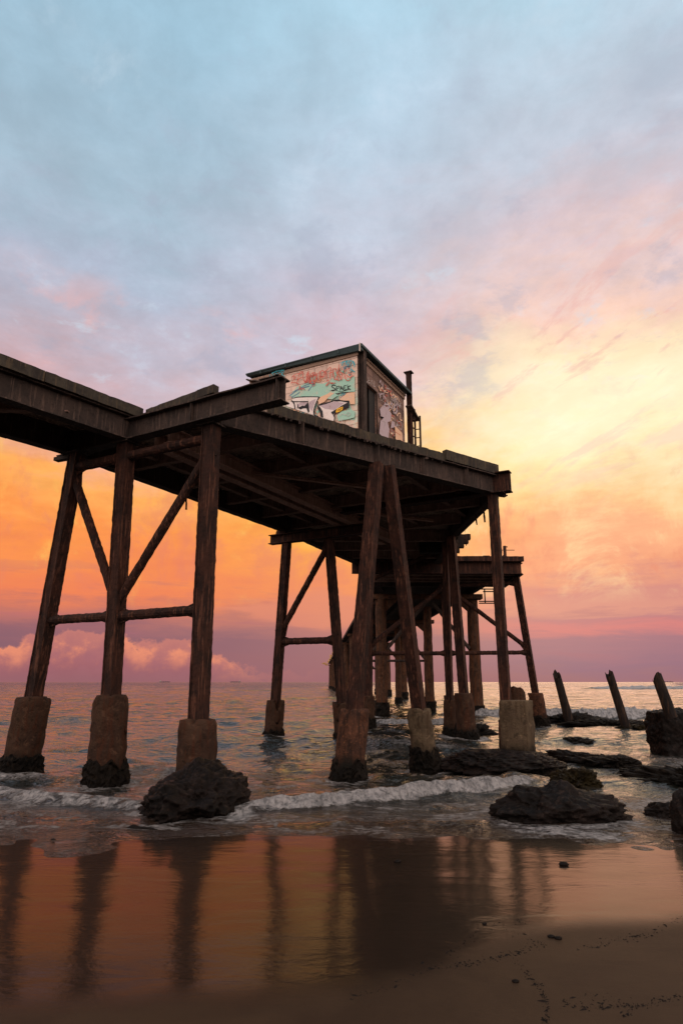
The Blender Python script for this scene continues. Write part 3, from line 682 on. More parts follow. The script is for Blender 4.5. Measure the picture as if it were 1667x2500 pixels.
tube(at_(I0, I1, 7.2), (2.2, 24.6, 6.1), .08, name='brace', seed=16, flare=False) if False else None

# ================================================================== FAR JETTY on round concrete piles
FJ = empty('jetty', (5.0, 60.0, 0), 'long far stretch of jetty on round concrete piles running out to the horizon', 'jetty')
Jmain = J
def fl(Y): return 2.6-(Y-43)*.0353
def fr(Y): return 8.7-(Y-43)*.0353
mb = MB()
prism(mb, [(1.3, 36.42), (fl(43)-.5, 43), (fl(232)-.5, 232), (fr(232)+.5, 232), (fr(43)+.5, 43), (9.5, 36.42)], 8.0, 8.28, 1.0, .05, 5)
mb.build('deck', 'dark_steel', FJ)
J = FJ
for k, off in enumerate((.15, 2.1, 4.0, 5.95)):
    mb = MB(); ibeam(mb, 1.5+off*1.2, 36.5, fl(43)+off, 43.2, 7.62, 7.998, .3, .02, 200+k); ibeam(mb, fl(43)+off, 43.25, fl(231)+off, 231, 7.62, 7.998, .3, .02, 210+k); mb.build('girder', 'dark_steel', FJ)
Ys = [43.5, 62, 80, 98, 116, 134, 152, 170, 188, 206, 224]
def pile(x, y, r, seed, top=7.3):
    mb = MB(); sweep(mb, (x, y, -.8), (x, y, top), circ(r, 18), step=.4, jit=.03, seed=seed, taper=.86, js=1.5)
    o = mb.build('pile', 'pile_concrete', FJ, smooth=False)
    mb = MB(); sweep(mb, (x, y, -.5), (x, y, .75+.2*math.sin(seed)), circ(r*1.18, 22), step=.12, jit=.12, seed=seed+3, js=3); mb.build('mussel_crust', 'mussel', o)
for i, y in enumerate(Ys):
    xl, xr = fl(y), fr(y)
    pile(xl, y, .40, i); pile(xr, y+.3, .42, i+30)
    if i in (0, 1, 2, 3): pile((xl+xr)/2+.6, y+4.5, .33, i+60)
    mb = MB(); box(mb, ((xl+xr)/2, y+.1, 7.46), (xr-xl+1.2, .85, .31), 0); mb.build('headstock', 'pile_concrete', FJ)
    if i < 6:
        tube((xl+.3, y, 4.0), ((xl+xr)/2, y, 7.2), .12, 'dark_steel', seed=i, flare=False); tube((xr-.3, y, 4.0), ((xl+xr)/2+.3, y, 7.2), .12, 'dark_steel', seed=i+9, flare=False)
        tube((xl+.3, y+.2, 3.9), (xr-.3, y+.2, 3.9), .11, 'dark_steel', seed=i+19, flare=False, name='tie') if i % 2 else None
        tube((xl+.3, y, 7.0), (xl+.6, y+8, 3.4), .12, 'dark_steel', seed=i+50, flare=False)
# arched knee brackets under the nearest headstocks
for y in (43.5, 62):
    for x, s_ in ((fl(y)+.3, 1), (fr(y)-.3, -1)):
        mb = MB(); mb.add([(x, y-.1, 7.3), (x, y-.1, 6.5), (x+s_*.9, y-.1, 7.3), (x, y+.3, 7.3), (x, y+.3, 6.5), (x+s_*.9, y+.3, 7.3)], [(0, 1, 2), (5, 4, 3), (0, 3, 4, 1), (1, 4, 5, 2), (2, 5, 3, 0)]); mb.build('knee_bracket', 'pile_concrete', FJ)
mb = MB()   # access walkway frame hanging off the right side
for (a, c_) in (((8.9, 42.6, 7.86), (9.95, 42.6, 7.86)), ((9.2, 42.6, 7.70), (9.95, 42.6, 7.70)), ((8.9, 42.6, 7.06), (9.95, 42.6, 7.06)), ((8.9, 42.6, 6.94), (9.95, 42.6, 6.94)), ((9.3, 42.6, 6.97), (9.3, 42.6, 7.9)), ((9.9, 42.6, 6.97), (9.9, 42.6, 7.9))):
    sweep(mb, a, c_, rprof(.07, .07), jit=0)
mb.build('hanging_walkway', 'dark_steel', FJ)
mb = MB()
for k in range(16):     # bent and broken rails at the seaward end and along the edge
    y = 150+k*5.2; x = fl(y)-.5-.3*random.random()
    sweep(mb, (x, y, 8.2), (x-random.uniform(-.1, .4), y+random.uniform(-1, 2), 8.3+random.uniform(.1, .35)), rprof(.16, .16), jit=.03, seed=k)
for k in range(5): sweep(mb, (fl(228)-.4-.3*k, 228, 7.6+.2*k), (fl(228)-1.3-.35*k, 228.5, 7.5+.14*k), rprof(.2, .15), jit=.05, seed=k+40)
mb.build('broken_rail', 'yellowlit_metal', FJ)
mb = MB()
box(mb, (fl(58)-.5, 58, 8.55), (.5, 1.6, .5)); sweep(mb, (fl(60)-.6, 60, 8.2), (fl(60)-.9, 60, 6.6), rprof(.1, .1), jit=.03); sweep(mb, (fl(48)-.6, 46.5, 8.1), (fl(48)-.9, 46.8, 6.9), rprof(.16, .1), jit=.03)
mb.build('edge_bracket', 'kerb', FJ)
J = Jmain

# ================================================================== HUT
HC = Vector((.45, 16.9, 0)); HW, HL = 3.74, 3.35; Z0, Z1 = 8.31, 11.10
H = empty('hut', (HC.x, HC.y, Z0), 'small graffiti-covered block hut with dark open doorway on the jetty platform', 'hut')
def hp(a, l, z): return HC-ET*a+EL*l+Vector((0, 0, z))        # a metres left along the front, l metres back along the side
def wall(name, quads, mat, ax):
    mb = MB(); uvs = []
    for q in quads:
        k = len(mb.v); mb.v += [tuple(hp(*x)) for x in q]; mb.f.append((k, k+1, k+2, k+3))
    me = bpy.data.meshes.new(name); off = H.location
    me.from_pydata([(a-off.x, b_-off.y, c-off.z) for a, b_, c in mb.v], [], mb.f)
    uv = me.uv_layers.new(name='UVMap'); pts = [x for q in quads for x in q]
    for i, lp in enumerate(me.loops):
        x = pts[lp.vertex_index]; uv.data[i].uv = (x[ax]*1.0, x[2]-Z0)
    me.materials.append(MATS[mat]); o = bpy.data.objects.new(name, me); link(o); o.parent = H
    return o
T = .19
# front (left-facing) wall: outer, inner and edge faces
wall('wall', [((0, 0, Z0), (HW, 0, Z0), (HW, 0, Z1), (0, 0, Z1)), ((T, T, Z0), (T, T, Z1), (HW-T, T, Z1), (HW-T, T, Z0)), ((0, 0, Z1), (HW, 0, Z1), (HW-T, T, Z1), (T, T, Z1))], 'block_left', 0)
d0, d1, dh = .55, 1.25, Z0+2.03
sideq = [((0, 0, Z0), (0, 0, Z1), (0, d0, Z1), (0, d0, Z0)), ((0, d0, dh), (0, d0, Z1), (0, d1, Z1), (0, d1, dh)), ((0, d1, Z0), (0, d1, Z1), (0, HL, Z1), (0, HL, Z0)),
         ((0, d0, Z0), (0, d0, dh), (T, d0, dh), (T, d0, Z0)), ((0, d1, Z0), (T, d1, Z0), (T, d1, dh), (0, d1, dh)), ((0, d0, dh), (0, d1, dh), (T, d1, dh), (T, d0, dh)),
         ((T, T, Z0), (T, d0, Z0), (T, d0, Z1), (T, T, Z1)), ((T, d1, Z0), (T, HL-T, Z0), (T, HL-T, Z1), (T, d1, Z1)), ((T, d0, dh), (T, d1, dh), (T, d1, Z1), (T, d0, Z1))]
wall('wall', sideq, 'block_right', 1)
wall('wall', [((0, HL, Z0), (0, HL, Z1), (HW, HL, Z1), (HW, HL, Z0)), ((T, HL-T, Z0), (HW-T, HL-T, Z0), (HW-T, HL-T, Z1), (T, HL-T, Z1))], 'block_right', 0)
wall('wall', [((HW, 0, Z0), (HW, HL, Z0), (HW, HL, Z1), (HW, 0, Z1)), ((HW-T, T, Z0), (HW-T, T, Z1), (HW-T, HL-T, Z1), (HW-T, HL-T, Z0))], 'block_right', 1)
def hbox(mb, a0, a1, l0, l1, z0, z1, zs=0):      # axis-aligned box in hut coordinates
    vs = [hp(a, l, z+(zs*a if z == z1 or True else 0)) for z in (z0, z1) for a, l in ((a0, l0), (a1, l0), (a1, l1), (a0, l1))]
    mb.add(vs, [(3, 2, 1, 0), (4, 5, 6, 7), (0, 1, 5, 4), (1, 2, 6, 5), (2, 3, 7, 6), (3, 0, 4, 7)])
mb = MB(); hbox(mb, -.22, HW+.05, -.16, HL+.15, Z1+.10, Z1+.135); hbox(mb, -.235, -.20, -.17, HL+.16, Z1+.04, Z1+.10)
roof = mb.build('roof', 'roof_steel', H)
mb = MB()
vs = [hp(-.2, -.17, Z1+.10), hp(HW+.04, -.17, Z1+.10), hp(HW+.04, -.12, Z1+.07), hp(-.2, -.12, Z1-.05), hp(-.2, -.03, Z1+.10), hp(HW+.04, -.03, Z1+.10), hp(HW+.04, -.03, Z1+.07), hp(-.2, -.03, Z1-.05)]
mb.add(vs, [(0, 1, 2, 3), (7, 6, 5, 4), (0, 4, 5, 1), (3, 2, 6, 7), (0, 3, 7, 4), (1, 5, 6, 2)])
for k in range(4): hbox(mb, .5+k*.9, .53+k*.9, -.185, -.172, Z1+.0, Z1+.13)
mb.build('fascia', 'roof_steel', roof)
mb = MB(); hbox(mb, -.03, HW-.01, -.034, -.004, Z1-.13, Z1-.035); hbox(mb, -.035, -.004, .13, HL+.02, Z1-.15, Z1-.02); hbox(mb, -.07, -.036, .13, HL+.02, Z1-.04, Z1+.015); mb.build('trim', 'trim', H)
mb = MB(); q0 = hp(-.12, -.06, 0); 
sweep(mb, hp(-.115, .10, Z0), hp(-.115, .10, Z1+.02), iprof(.17, .16, .014, .012), side=EL, jit=.004, step=.2); mb.build('corner_column', 'dark_steel', H)
mb = MB(); sweep(mb, hp(-.06, .33, Z0), hp(-.06, .33, Z1-.1), circ(.035, 10), jit=0, step=1); mb.build('downpipe', 'pale_metal', H)
mb = MB(); hbox(mb, -.19, -.16, -.21, -.18, Z1-.12, Z1+.13); mb.build('bracket', 'pale_metal', H)
mb = MB(); hbox(mb, -.012, .02, d0-.03, d0, Z0, dh); hbox(mb, -.012, .02, d1, d1+.03, Z0, dh); hbox(mb, -.012, .02, d0-.03, d1+.03, dh, dh+.03); mb.build('door_frame', 'dark_steel', H)
mb = MB(); hbox(mb, .06, .10, d0+.30, d1, Z0+.02, dh-.02); mb.build('door', 'dark_void', H)

# graffiti: measured on the two wall planes from the enlarged photo (x/3.409+600, y/3.409+840)
def onwall(zx, zy, side, lift):
    d = ray(600+zx/3.409, 840+zy/3.409); o_ = Vector((0, 0, CAMH))
    if side == 'L': nrm = -EL; p_ = HC-EL*lift
    else: nrm = ET; p_ = HC+ET*lift
    t = (p_-o_).dot(nrm)/d.dot(nrm); return o_+d*t
gl = [0.004]
def stroke(mb, pts, w_, side='L'):
    gl[0] += .00035; lift = gl[0]
    # smooth
    P = []
    if len(pts) > 2:
        for i in range(len(pts)-1):
            p0 = pts[max(i-1, 0)]; p1 = pts[i]; p2 = pts[i+1]; p3 = pts[min(i+2, len(pts)-1)]
            for k in range(5):
                t = k/5; f_ = lambda a, b_, c, d: .5*((2*b_)+(-a+c)*t+(2*a-5*b_+4*c-d)*t*t+(-a+3*b_-3*c+d)*t**3)
                P.append((f_(p0[0], p1[0], p2[0], p3[0]), f_(p0[1], p1[1], p2[1], p3[1])))
        P.append(pts[-1])
    else: P = pts
    V = [onwall(x, y, side, lift) for x, y in P]; up = Vector((0, 0, 1)); ax = ET if side == 'L' else EL
    vs = []
    for i in range(len(V)):
        d = (V[min(i+1, len(V)-1)]-V[max(i-1, 0)]); dx_, dz_ = d.dot(ax), d.z; L = math.hypot(dx_, dz_) or 1
        n_ = (ax*(-dz_)+up*dx_)/L; ww = w_*(.75+.4*abs(nz(V[i], 9)))
        vs += [V[i]+n_*ww/2, V[i]-n_*ww/2]
    mb.add(vs, [(2*i, 2*i+1, 2*i+3, 2*i+2) for i in range(len(V)-1)])
def fill(mb, pts, side='L'):
    gl[0] += .00035; V = [onwall(x, y, side, gl[0]) for x, y in pts]; mb.add(V, [tuple(range(len(V)))])
def graf(mat, items, side='L', label=None):
    mb = MB()
    for it in items:
        if it[0] == 'f': fill(mb, it[1], side)
        else: stroke(mb, it[1], it[0], side)
    o = mb.build('graffiti', mat, H); 
    if label: o['label'] = label
# layers of older, fainter tags
def scribbles(mat, n_, side, xr, yr, wd, sd_, size):
    rg = random.Random(sd_); items = []
    for _ in range(n_):
        x = rg.uniform(*xr); y0_ = np.interp(x, [370, 905] if side == 'L' else [985, 1300], yr[0]); y1_ = np.interp(x, [370, 905] if side == 'L' else [985, 1300], yr[1])
        y = rg.uniform(y0_, y1_); pts = []; k = rg.randint(4, 8)
        for q in range(k): pts.append((x+q*size*.55*rg.uniform(.5, 1.1), y+rg.choice((-1, 1))*size*rg.uniform(.3, 1.0) + q*(-3 if side == 'L' else 7)))
        pts = [(min(p_[0], 903 if side == 'L' else 1300), p_[1]) for p_ in pts]
        if side == 'R' : pts = [p_ for p_ in pts if not (992 < p_[0] < 1098 and p_[1] > 300)]
        if len(pts) > 2: items.append((wd*rg.uniform(.7, 1.4), pts))
    graf(mat, items, side)
yl = ((300, 170), (590, 640)); yr_ = ((190, 480), (600, 780))
scribbles('paint_mint', 22, 'L', (372, 860), yl, .05, 1, 26); scribbles('paint_teal', 9, 'L', (372, 860), yl, .022, 2, 20); scribbles('paint_orange', 12, 'L', (380, 860), yl, .05, 3, 24)
scribbles('paint_red', 7, 'L', (380, 850), yl, .016, 4, 16); scribbles('paint_blue', 8, 'L', (380, 850), yl, .024, 5, 18); scribbles('paint_black', 5, 'L', (600, 860), yl, .010, 6, 12)
scribbles('paint_orange', 12, 'R', (1105, 1260), yr_, .05, 7, 22); scribbles('paint_red', 14, 'R', (1105, 1270), yr_, .022, 8, 16); scribbles('paint_chalk', 12, 'R', (1100, 1270), yr_, .014, 9, 14); scribbles('paint_lilac', 8, 'R', (1105, 1250), yr_, .05, 10, 20)
graf('paint_mint', [('f', [(420,360),(520,320),(640,330),(720,300),(840,290),(905,265),(908,395),(800,400),(700,420),(620,440),(520,440),(400,450),(370,430)]), ('f', [(760,590),(800,560),(870,545),(905,560),(905,610),(850,625),(770,640)]), ('f', [(660,420),(720,400),(770,425),(720,460),(680,455)])])
graf('paint_blue', [(.05, [(365,430),(420,390),(470,360)]), (.04, [(380,445),(430,415),(450,400)]), (.05, [(400,400),(440,375),(530,350)]), (.04, [(520,390),(550,350),(570,330)]), (.04, [(465,370),(480,350),(560,320)])])
graf('paint_orange', [('f', [(600,470),(620,440),(680,415),(700,400),(735,410),(690,440),(655,480),(610,500)]), ('f', [(775,460),(850,405),(905,400),(908,500),(868,500),(860,470),(800,470)])])
graf('paint_white', [('f', [(310,490),(375,480),(400,447),(610,440),(570,540),(566,600),(600,612),(640,610),(600,515),(720,480),(740,470),(858,482),(735,580),(732,640),(560,596),(470,560),(350,520)])])
graf('paint_lilac', [('f', [(430,500),(460,482),(510,480),(520,505),(500,515),(460,510),(425,530)]), ('f', [(610,510),(660,500),(740,478),(820,490),(735,548),(660,540)]), ('f', [(530,480),(560,465),(585,455),(560,530),(552,560),(520,520)])])
graf('paint_black', [
    (.035, [(400,450),(430,442),(520,438),(610,440)]), (.045, [(610,440),(585,490),(568,545),(570,590),(605,604)]), (.04, [(385,475),(410,480),(520,478)]),
    (.05, [(380,470),(402,495),(410,540)]), ('f', [(425,485),(440,520),(420,535),(470,512),(490,515),(520,480),(530,560),(520,575),(505,535),(480,535),(455,545),(430,530)]),
    (.045, [(602,510),(660,495),(720,476),(755,468),(858,482)]), ('f', [(595,512),(615,520),(640,560),(645,612),(625,608),(618,565),(598,540)]),
    ('f', [(858,480),(860,525),(820,540),(722,585),(708,568),(740,548),(800,510)]), (.035, [(725,580),(738,610),(733,642)]), (.02, [(715,470),(760,475),(800,470)]),
    (.030, [(748,346),(730,341),(716,350),(724,362),(742,370),(738,384),(712,388)]), (.028, [(755,350),(752,385)]), (.02, [(752,352),(780,350),(768,368),(754,370)]), (.028, [(785,385),(792,352),(806,382)]), (.018, [(785,370),(805,368)]), (.028, [(835,345),(815,350),(814,382),(840,375)]), (.02, [(812,366),(832,363)]), (.02, [(845,335),(848,378)]), (.028, [(872,345),(848,360),(872,380)]), (.014, [(700,390),(740,380),(790,395),(870,372)])], label='black spray-painted lettering')
graf('paint_yellow', [('f', [(748,560),(760,535),(808,520),(806,545),(780,562),(752,572)])])
graf('paint_black', [(.018, [(762,555),(775,545),(782,552),(790,538),(800,530)])])
graf('paint_teal', [(.03, [(200,255),(205,280),(225,278),(222,248)]), (.03, [(235,250),(240,280)]), (.03, [(240,275),(255,240),(262,275)]), (.03, [(270,240),(272,275)]), (.03, [(275,240),(295,232)]), (.03, [(300,230),(300,270)]), (.03, [(318,228),(302,250),(325,268)]), (.05, [(215,245),(260,225),(320,218)])], label='turquoise spray-painted tag near the far left of the wall')
graf('paint_teal', [
    (.035, [(785,160),(830,145),(870,140),(900,145)]), (.035, [(800,180),(812,140)]), (.035, [(830,175),(838,135),(850,180),(865,140)]), (.03, [(870,185),(890,150),(905,190)]), (.03, [(895,140),(908,175)]), (.04, [(870,210),(890,220),(906,235)]), (.035, [(880,190),(870,225)])], label='turquoise spray-painted tag at the near top corner')
red = [[(380,320),(400,290),(395,262),(420,250),(470,240),(450,235),(425,330),(440,290),(470,280)], [(375,325),(410,320),(440,335)], [(465,245),(475,230),(478,290),(500,320),(510,245),(512,240)], [(505,250),(512,325),(520,220),(530,330),(545,250),(575,240),(590,265),(570,320),(545,330),(540,300)],
       [(560,250),(585,260),(600,240)], [(590,300),(585,262),(570,270),(560,300),(590,310)], [(612,230),(616,310)], [(612,235),(640,222),(665,250),(630,280),(620,225)], [(640,280),(665,220),(672,290)], [(668,225),(705,195),(700,285)], [(690,245),(720,235)], [(722,205),(735,285),(760,290),(752,210),(725,210)],
       [(775,170),(770,240),(790,290),(765,300),(760,250),(778,200)], [(805,205),(785,230),(805,250),(790,285),(800,300)], [(865,200),(825,225),(830,290),(860,300),(880,250),(850,240)], [(840,260),(862,275),(900,262)], [(665,345),(690,310),(680,300),(670,312)], [(670,350),(700,320),(715,330)], [(725,318),(710,330),(745,322)],
       [(440,385),(450,350),(460,380),(475,365),(490,380)], [(555,350),(575,335),(560,300)], [(380,280),(400,265),(415,280),(395,295)]]
graf('paint_red', [(.026, r_) for r_ in red], label='red spray-painted scrawl across the wall')
graf('paint_chalk', [(.016, [(780,600),(800,580),(830,590),(845,570),(870,580),(850,600),(840,585)]), (.014, [(790,620),(800,650),(805,620)]), (.012, [(835,655),(835,670),(850,655),(860,668),(870,650),(885,660)]), (.012, [(300,190),(330,200),(400,180)])])
# side wall
graf('paint_lilac', [('f', [(1115,540),(1140,510),(1165,520),(1185,540),(1210,580),(1205,640),(1180,650),(1195,720),(1185,790),(1150,780),(1110,745),(1120,640),(1150,610),(1122,600)]), ('f', [(1205,700),(1215,640),(1235,650),(1240,690)])], 'R')
graf('paint_orange', [('f', [(1240,680),(1262,700),(1300,740),(1304,800),(1290,820),(1245,790)])], 'R')
graf('paint_chalk', [(.022, [(1005,268),(1003,310),(1015,315)]), (.022, [(1022,275),(1020,320),(1035,322)]), (.02, [(1022,300),(1032,305)]), (.02, [(1045,345),(1048,300),(1062,350)]), (.02, [(1070,310),(1068,352),(1078,350)]),
    (.02, [(1160,365),(1200,375)]), (.02, [(1178,360),(1180,410)]), (.022, [(1165,395),(1150,400),(1148,430),(1170,460),(1175,500),(1160,505)]), (.022, [(1185,470),(1180,500),(1198,510),(1200,475)]), (.022, [(1205,430),(1225,540),(1240,430)]), (.02, [(1215,425),(1240,450),(1230,540)]), (.02, [(1245,440),(1248,500)]), (.02, [(1245,465),(1262,450),(1262,505)]), (.02, [(1270,470),(1268,520),(1285,500)]), (.02, [(1290,490),(1280,500),(1288,520),(1275,525)]),
    (.02, [(1230,540),(1250,560),(1235,575),(1255,580)]), (.02, [(1140,640),(1160,650),(1150,700)]), (.02, [(1255,680),(1262,650),(1285,645),(1298,670),(1295,710),(1265,690)]), (.018, [(1262,672),(1285,680)])], 'R', 'white chalky tags')
graf('paint_red', [(.014, [(1145,440),(1160,450),(1155,480),(1165,470)]), (.012, [(1200,700),(1230,720),(1290,760)])], 'R')
graf('paint_chalk', [(.02, [(966,560),(974,580),(965,600),(974,620)]), (.02, [(975,640),(985,660),(978,690),(990,700)])], 'R')

# steel post and cage frame beside the hut
pb = hp(-.13, HL+.16, Z0); PO = empty('steel_post', pb, 'tall rusty steel post rising beside the far corner of the hut', 'post')
mb = MB(); sweep(mb, pb, pb+Vector((0, 0, 3.62)), iprof(.14, .15, .014, .012), side=ET, jit=.008, step=.12, seed=5); mb.build('column', 'rust', PO)
mb = MB(); c_ = pb+Vector((0, 0, 3.64)); box(mb, c_, (.27, .24, .03), -AZ); mb.build('cap_plate', 'dark_steel', PO)
mb = MB(); c_ = pb+Vector((.13, .06, 2.15)); box(mb, c_, (.10, .10, .42), -AZ); mb.build('bracket', 'dark_steel', PO)
fb = hp(-.25, HL-.02, Z0); FR = empty('cage_frame', fb, 'rusty open cage frame with rungs beyond the hut on the platform edge', 'frame')
mb = MB()
for a, l in ((0, 0), (0, .30), (-.16, .34)): q = fb-ET*a+EL*l; sweep(mb, q, q+Vector((0, 0, 2.1)), rprof(.06, .06), jit=.006, step=.15)
mb.build('upright', 'rust', FR)
for k in range(7):
    mb = MB(); q = fb+Vector((0, 0, .2+k*.29)); sweep(mb, q, q+EL*.32, rprof(.025, .025), jit=.002); sweep(mb, q+EL*.32, q+EL*.34+ET*.16, rprof(.025, .025), jit=.002); mb.build('rung', 'rust', FR)
mb = MB(); q = fb+Vector((0, 0, 2.30)); sweep(mb, q-EL*.2, q+EL*.45+Vector((0,0,-.28)), rprof(.22, .04), jit=.01); mb.build('top_plate', 'dark_steel', FR)
# stubs on the second platform
rp = (8.35, 33.0, 7.87); RP = empty('rail_post', rp, 'rusty rail post with a side bar standing on the lower far platform', 'post')
mb = MB(); sweep(mb, rp, (8.35, 33.0, 8.76), rprof(.13, .13), jit=.012, step=.08); mb.build('post', 'rust', RP)
mb = MB(); sweep(mb, (8.2, 33, 8.54), (8.85, 33, 8.54), rprof(.03, .03), jit=0); sweep(mb, (8.35, 33, 8.71), (8.5, 33, 8.71), rprof(.04, .05), jit=0); mb.build('side_bar', 'rust', RP)
mb = MB(); sweep(mb, (8.3, 33, 8.31), (8.0, 33, 7.96), rprof(.04, .04), jit=0); mb.build('stay', 'rust', RP)
mb = MB(); sweep(mb, (7.3, 32.6, 7.86), (7.3, 32.6, 8.14), rprof(.12, .10), jit=.01, step=.05); box(mb, (7.3, 32.6, 8.16), (.32, .12, .03)); box(mb, (7.55, 32.6, 8.06), (.2, .05, .04))
tag(mb.build('bollard', 'rust', None, base=(7.3, 32.6, 7.87)), 'tiny rusty bollard stub on the far platform left of the rail post', 'bollard')

# ================================================================== BROKEN PILES
def stump(p0, p1, r, label, seed, mat='old_timber', spike=.35, group='broken piles leaning in the surf'):
    p0 = Vector(p0); p1 = Vector(p1); n = 14; d = (p1-p0); L = d.length; d.normalize(); a = Vector((1, 0, 0)); a = (a-d*a.dot(d)).normalized(); c_ = d.cross(a)
    m = max(6, int(L/.12)); vs = []
    for j in range(m+1):
        for i in range(n):
            th = 2*math.pi*i/n; q = p0+d*(L*j/m); rr = r*(1.08-.14*j/m)*(1+.10*nz((math.cos(th)*3, math.sin(th)*3, j*.12), 1, seed)+.05*nz((math.cos(th)*9, math.sin(th)*9, j*.5), 1, seed))
            cut = 0
            if j == m: cut = spike*(.5+.5*math.cos(th-2.6+seed))+.30*nz((i*.9, seed, 0), 1)
            if j == m-1: cut = .6*spike*(.5+.5*math.cos(th-2.6+seed))
            vs.append(q+a*math.cos(th)*rr+c_*math.sin(th)*rr+d*cut)
    fs = [[j*n+i, j*n+(i+1) % n, (j+1)*n+(i+1) % n, (j+1)*n+i] for j in range(m) for i in range(n)]
    k = len(vs); vs.append(p1-d*.15); fs += [[m*n+i, m*n+(i+1) % n, k] for i in range(n)]
    mb = MB(); mb.add(vs, fs); o = mb.build('broken_pile', mat, None, base=p0); tag(o, label, 'pile', group)
stump((11.78, 35.4, -.3), (11.30, 35.4, 2.2), .21, 'dark broken pile with jagged top, nearest of the leaning stumps to the jetty', 1)
stump((12.68, 30.5, -.3), (12.10, 30.5, 2.25), .19, 'dark leaning pile with blunt top, middle of the stumps in the surf', 2, spike=.22)
bq = onz(1640, 1730, 1.25); stump((bq.x-.05, bq.y, 1.0), (bq.x-.28, bq.y, 1.88), .16, 'short spiked pile stump standing on top of the square boulder at the right edge', 4, spike=.42)
stump((5.05, 19.6, 1.0), (5.05, 19.6, 1.62), .24, 'broken concrete stub with torn steel behind the corner pedestal', 5, 'concrete', .25, group=None)

# ================================================================== ROCKS
def rock(name, c, s, label, mat='rock', seed=0, cat='rock', amp=.28, fr_=1.0, flatb=True, sub=5, rz=0, group=None, lump=None, fine=.06, shear=0, cube=0):
    bm = bmesh.new(); bmesh.ops.create_icosphere(bm, subdivisions=sub, radius=1.0); ca, sa = math.cos(rz), math.sin(rz)
    for v in bm.verts:
        p_ = v.co.copy(); q = Vector((p_.x*1.3*fr_+seed*5.1, p_.y*1.3*fr_, p_.z*1.3*fr_))
        r = 1+amp*mnoise.fractal(q, .9, 2.1, 4)*1.2 - amp*.5*abs(mnoise.noise(q*2.2)) - amp*.35*abs(mnoise.noise(q*5.1))
        r += fine*mnoise.noise(Vector((p_.x*s[0], p_.y*s[1], p_.z*s[2]))*9+Vector((seed, 0, 0)))/max(.5, min(s)) *.5
        r += fine*.6*mnoise.noise(Vector((p_.x*s[0], p_.y*s[1], p_.z*s[2]))*24+Vector((0, seed, 0)))/max(.5, min(s)) *.5
        if cube: p_ = p_/max(abs(p_.x), abs(p_.y), abs(p_.z))**cube
        x, y, z = p_.x*r*s[0], p_.y*r*s[1], p_.z*r*s[2]
        if lump:
            for (lx, ly, lw, lh) in lump: z += lh*math.exp(-((x-lx)**2+(y-ly)**2)/lw**2)*(1 if p_.z > 0 else 0)*max(0, p_.z)
        x += shear*z
        v.co = Vector((x*ca-y*sa, x*sa+y*ca, z))
    me = bpy.data.meshes.new(name); bm.to_mesh(me); bm.free(); me.shade_smooth(); me.materials.append(MATS[mat])
    o = bpy.data.objects.new(name, me); o.location = c; link(o); tag(o, label, cat, group); return o
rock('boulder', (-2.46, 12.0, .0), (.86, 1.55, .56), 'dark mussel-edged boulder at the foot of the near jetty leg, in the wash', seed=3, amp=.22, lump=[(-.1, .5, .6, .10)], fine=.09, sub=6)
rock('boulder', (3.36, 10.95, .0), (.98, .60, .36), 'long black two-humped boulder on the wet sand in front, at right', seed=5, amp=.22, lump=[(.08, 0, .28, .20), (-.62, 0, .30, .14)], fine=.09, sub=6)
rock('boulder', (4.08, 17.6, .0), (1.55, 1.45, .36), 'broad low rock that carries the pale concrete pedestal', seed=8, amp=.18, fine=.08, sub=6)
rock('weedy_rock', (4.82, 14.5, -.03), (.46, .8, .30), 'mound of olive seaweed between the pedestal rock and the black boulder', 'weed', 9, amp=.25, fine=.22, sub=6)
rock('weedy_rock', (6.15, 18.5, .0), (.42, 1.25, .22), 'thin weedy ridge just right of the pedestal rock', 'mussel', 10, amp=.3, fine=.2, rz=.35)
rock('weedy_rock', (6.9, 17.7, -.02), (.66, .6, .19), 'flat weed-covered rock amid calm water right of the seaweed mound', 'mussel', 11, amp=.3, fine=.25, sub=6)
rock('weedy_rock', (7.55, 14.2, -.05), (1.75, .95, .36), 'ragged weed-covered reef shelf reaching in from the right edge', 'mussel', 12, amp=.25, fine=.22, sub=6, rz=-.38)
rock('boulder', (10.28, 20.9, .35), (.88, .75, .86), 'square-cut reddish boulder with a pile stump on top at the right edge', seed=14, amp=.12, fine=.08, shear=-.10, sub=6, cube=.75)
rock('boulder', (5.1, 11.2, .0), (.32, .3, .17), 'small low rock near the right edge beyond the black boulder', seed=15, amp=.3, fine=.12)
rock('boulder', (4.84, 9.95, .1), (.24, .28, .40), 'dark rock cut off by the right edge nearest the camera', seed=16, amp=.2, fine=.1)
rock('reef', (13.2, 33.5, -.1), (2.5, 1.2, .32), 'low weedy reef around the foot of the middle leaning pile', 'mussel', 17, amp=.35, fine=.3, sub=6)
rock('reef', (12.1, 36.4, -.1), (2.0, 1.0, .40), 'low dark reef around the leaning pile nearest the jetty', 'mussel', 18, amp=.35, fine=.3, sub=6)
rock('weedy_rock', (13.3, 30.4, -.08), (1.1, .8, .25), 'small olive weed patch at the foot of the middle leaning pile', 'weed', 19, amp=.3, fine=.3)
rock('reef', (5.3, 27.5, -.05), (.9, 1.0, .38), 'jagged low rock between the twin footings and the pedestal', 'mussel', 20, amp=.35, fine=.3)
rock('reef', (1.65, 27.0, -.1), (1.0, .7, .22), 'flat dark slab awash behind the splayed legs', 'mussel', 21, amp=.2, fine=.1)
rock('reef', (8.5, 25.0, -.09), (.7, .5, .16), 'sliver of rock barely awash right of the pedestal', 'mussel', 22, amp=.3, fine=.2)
rock('reef', (2.0, 24.0, -.08), (.5, .4, .16), 'small wet rock awash in front of the dark slab', 'mussel', 26, amp=.3, fine=.2)
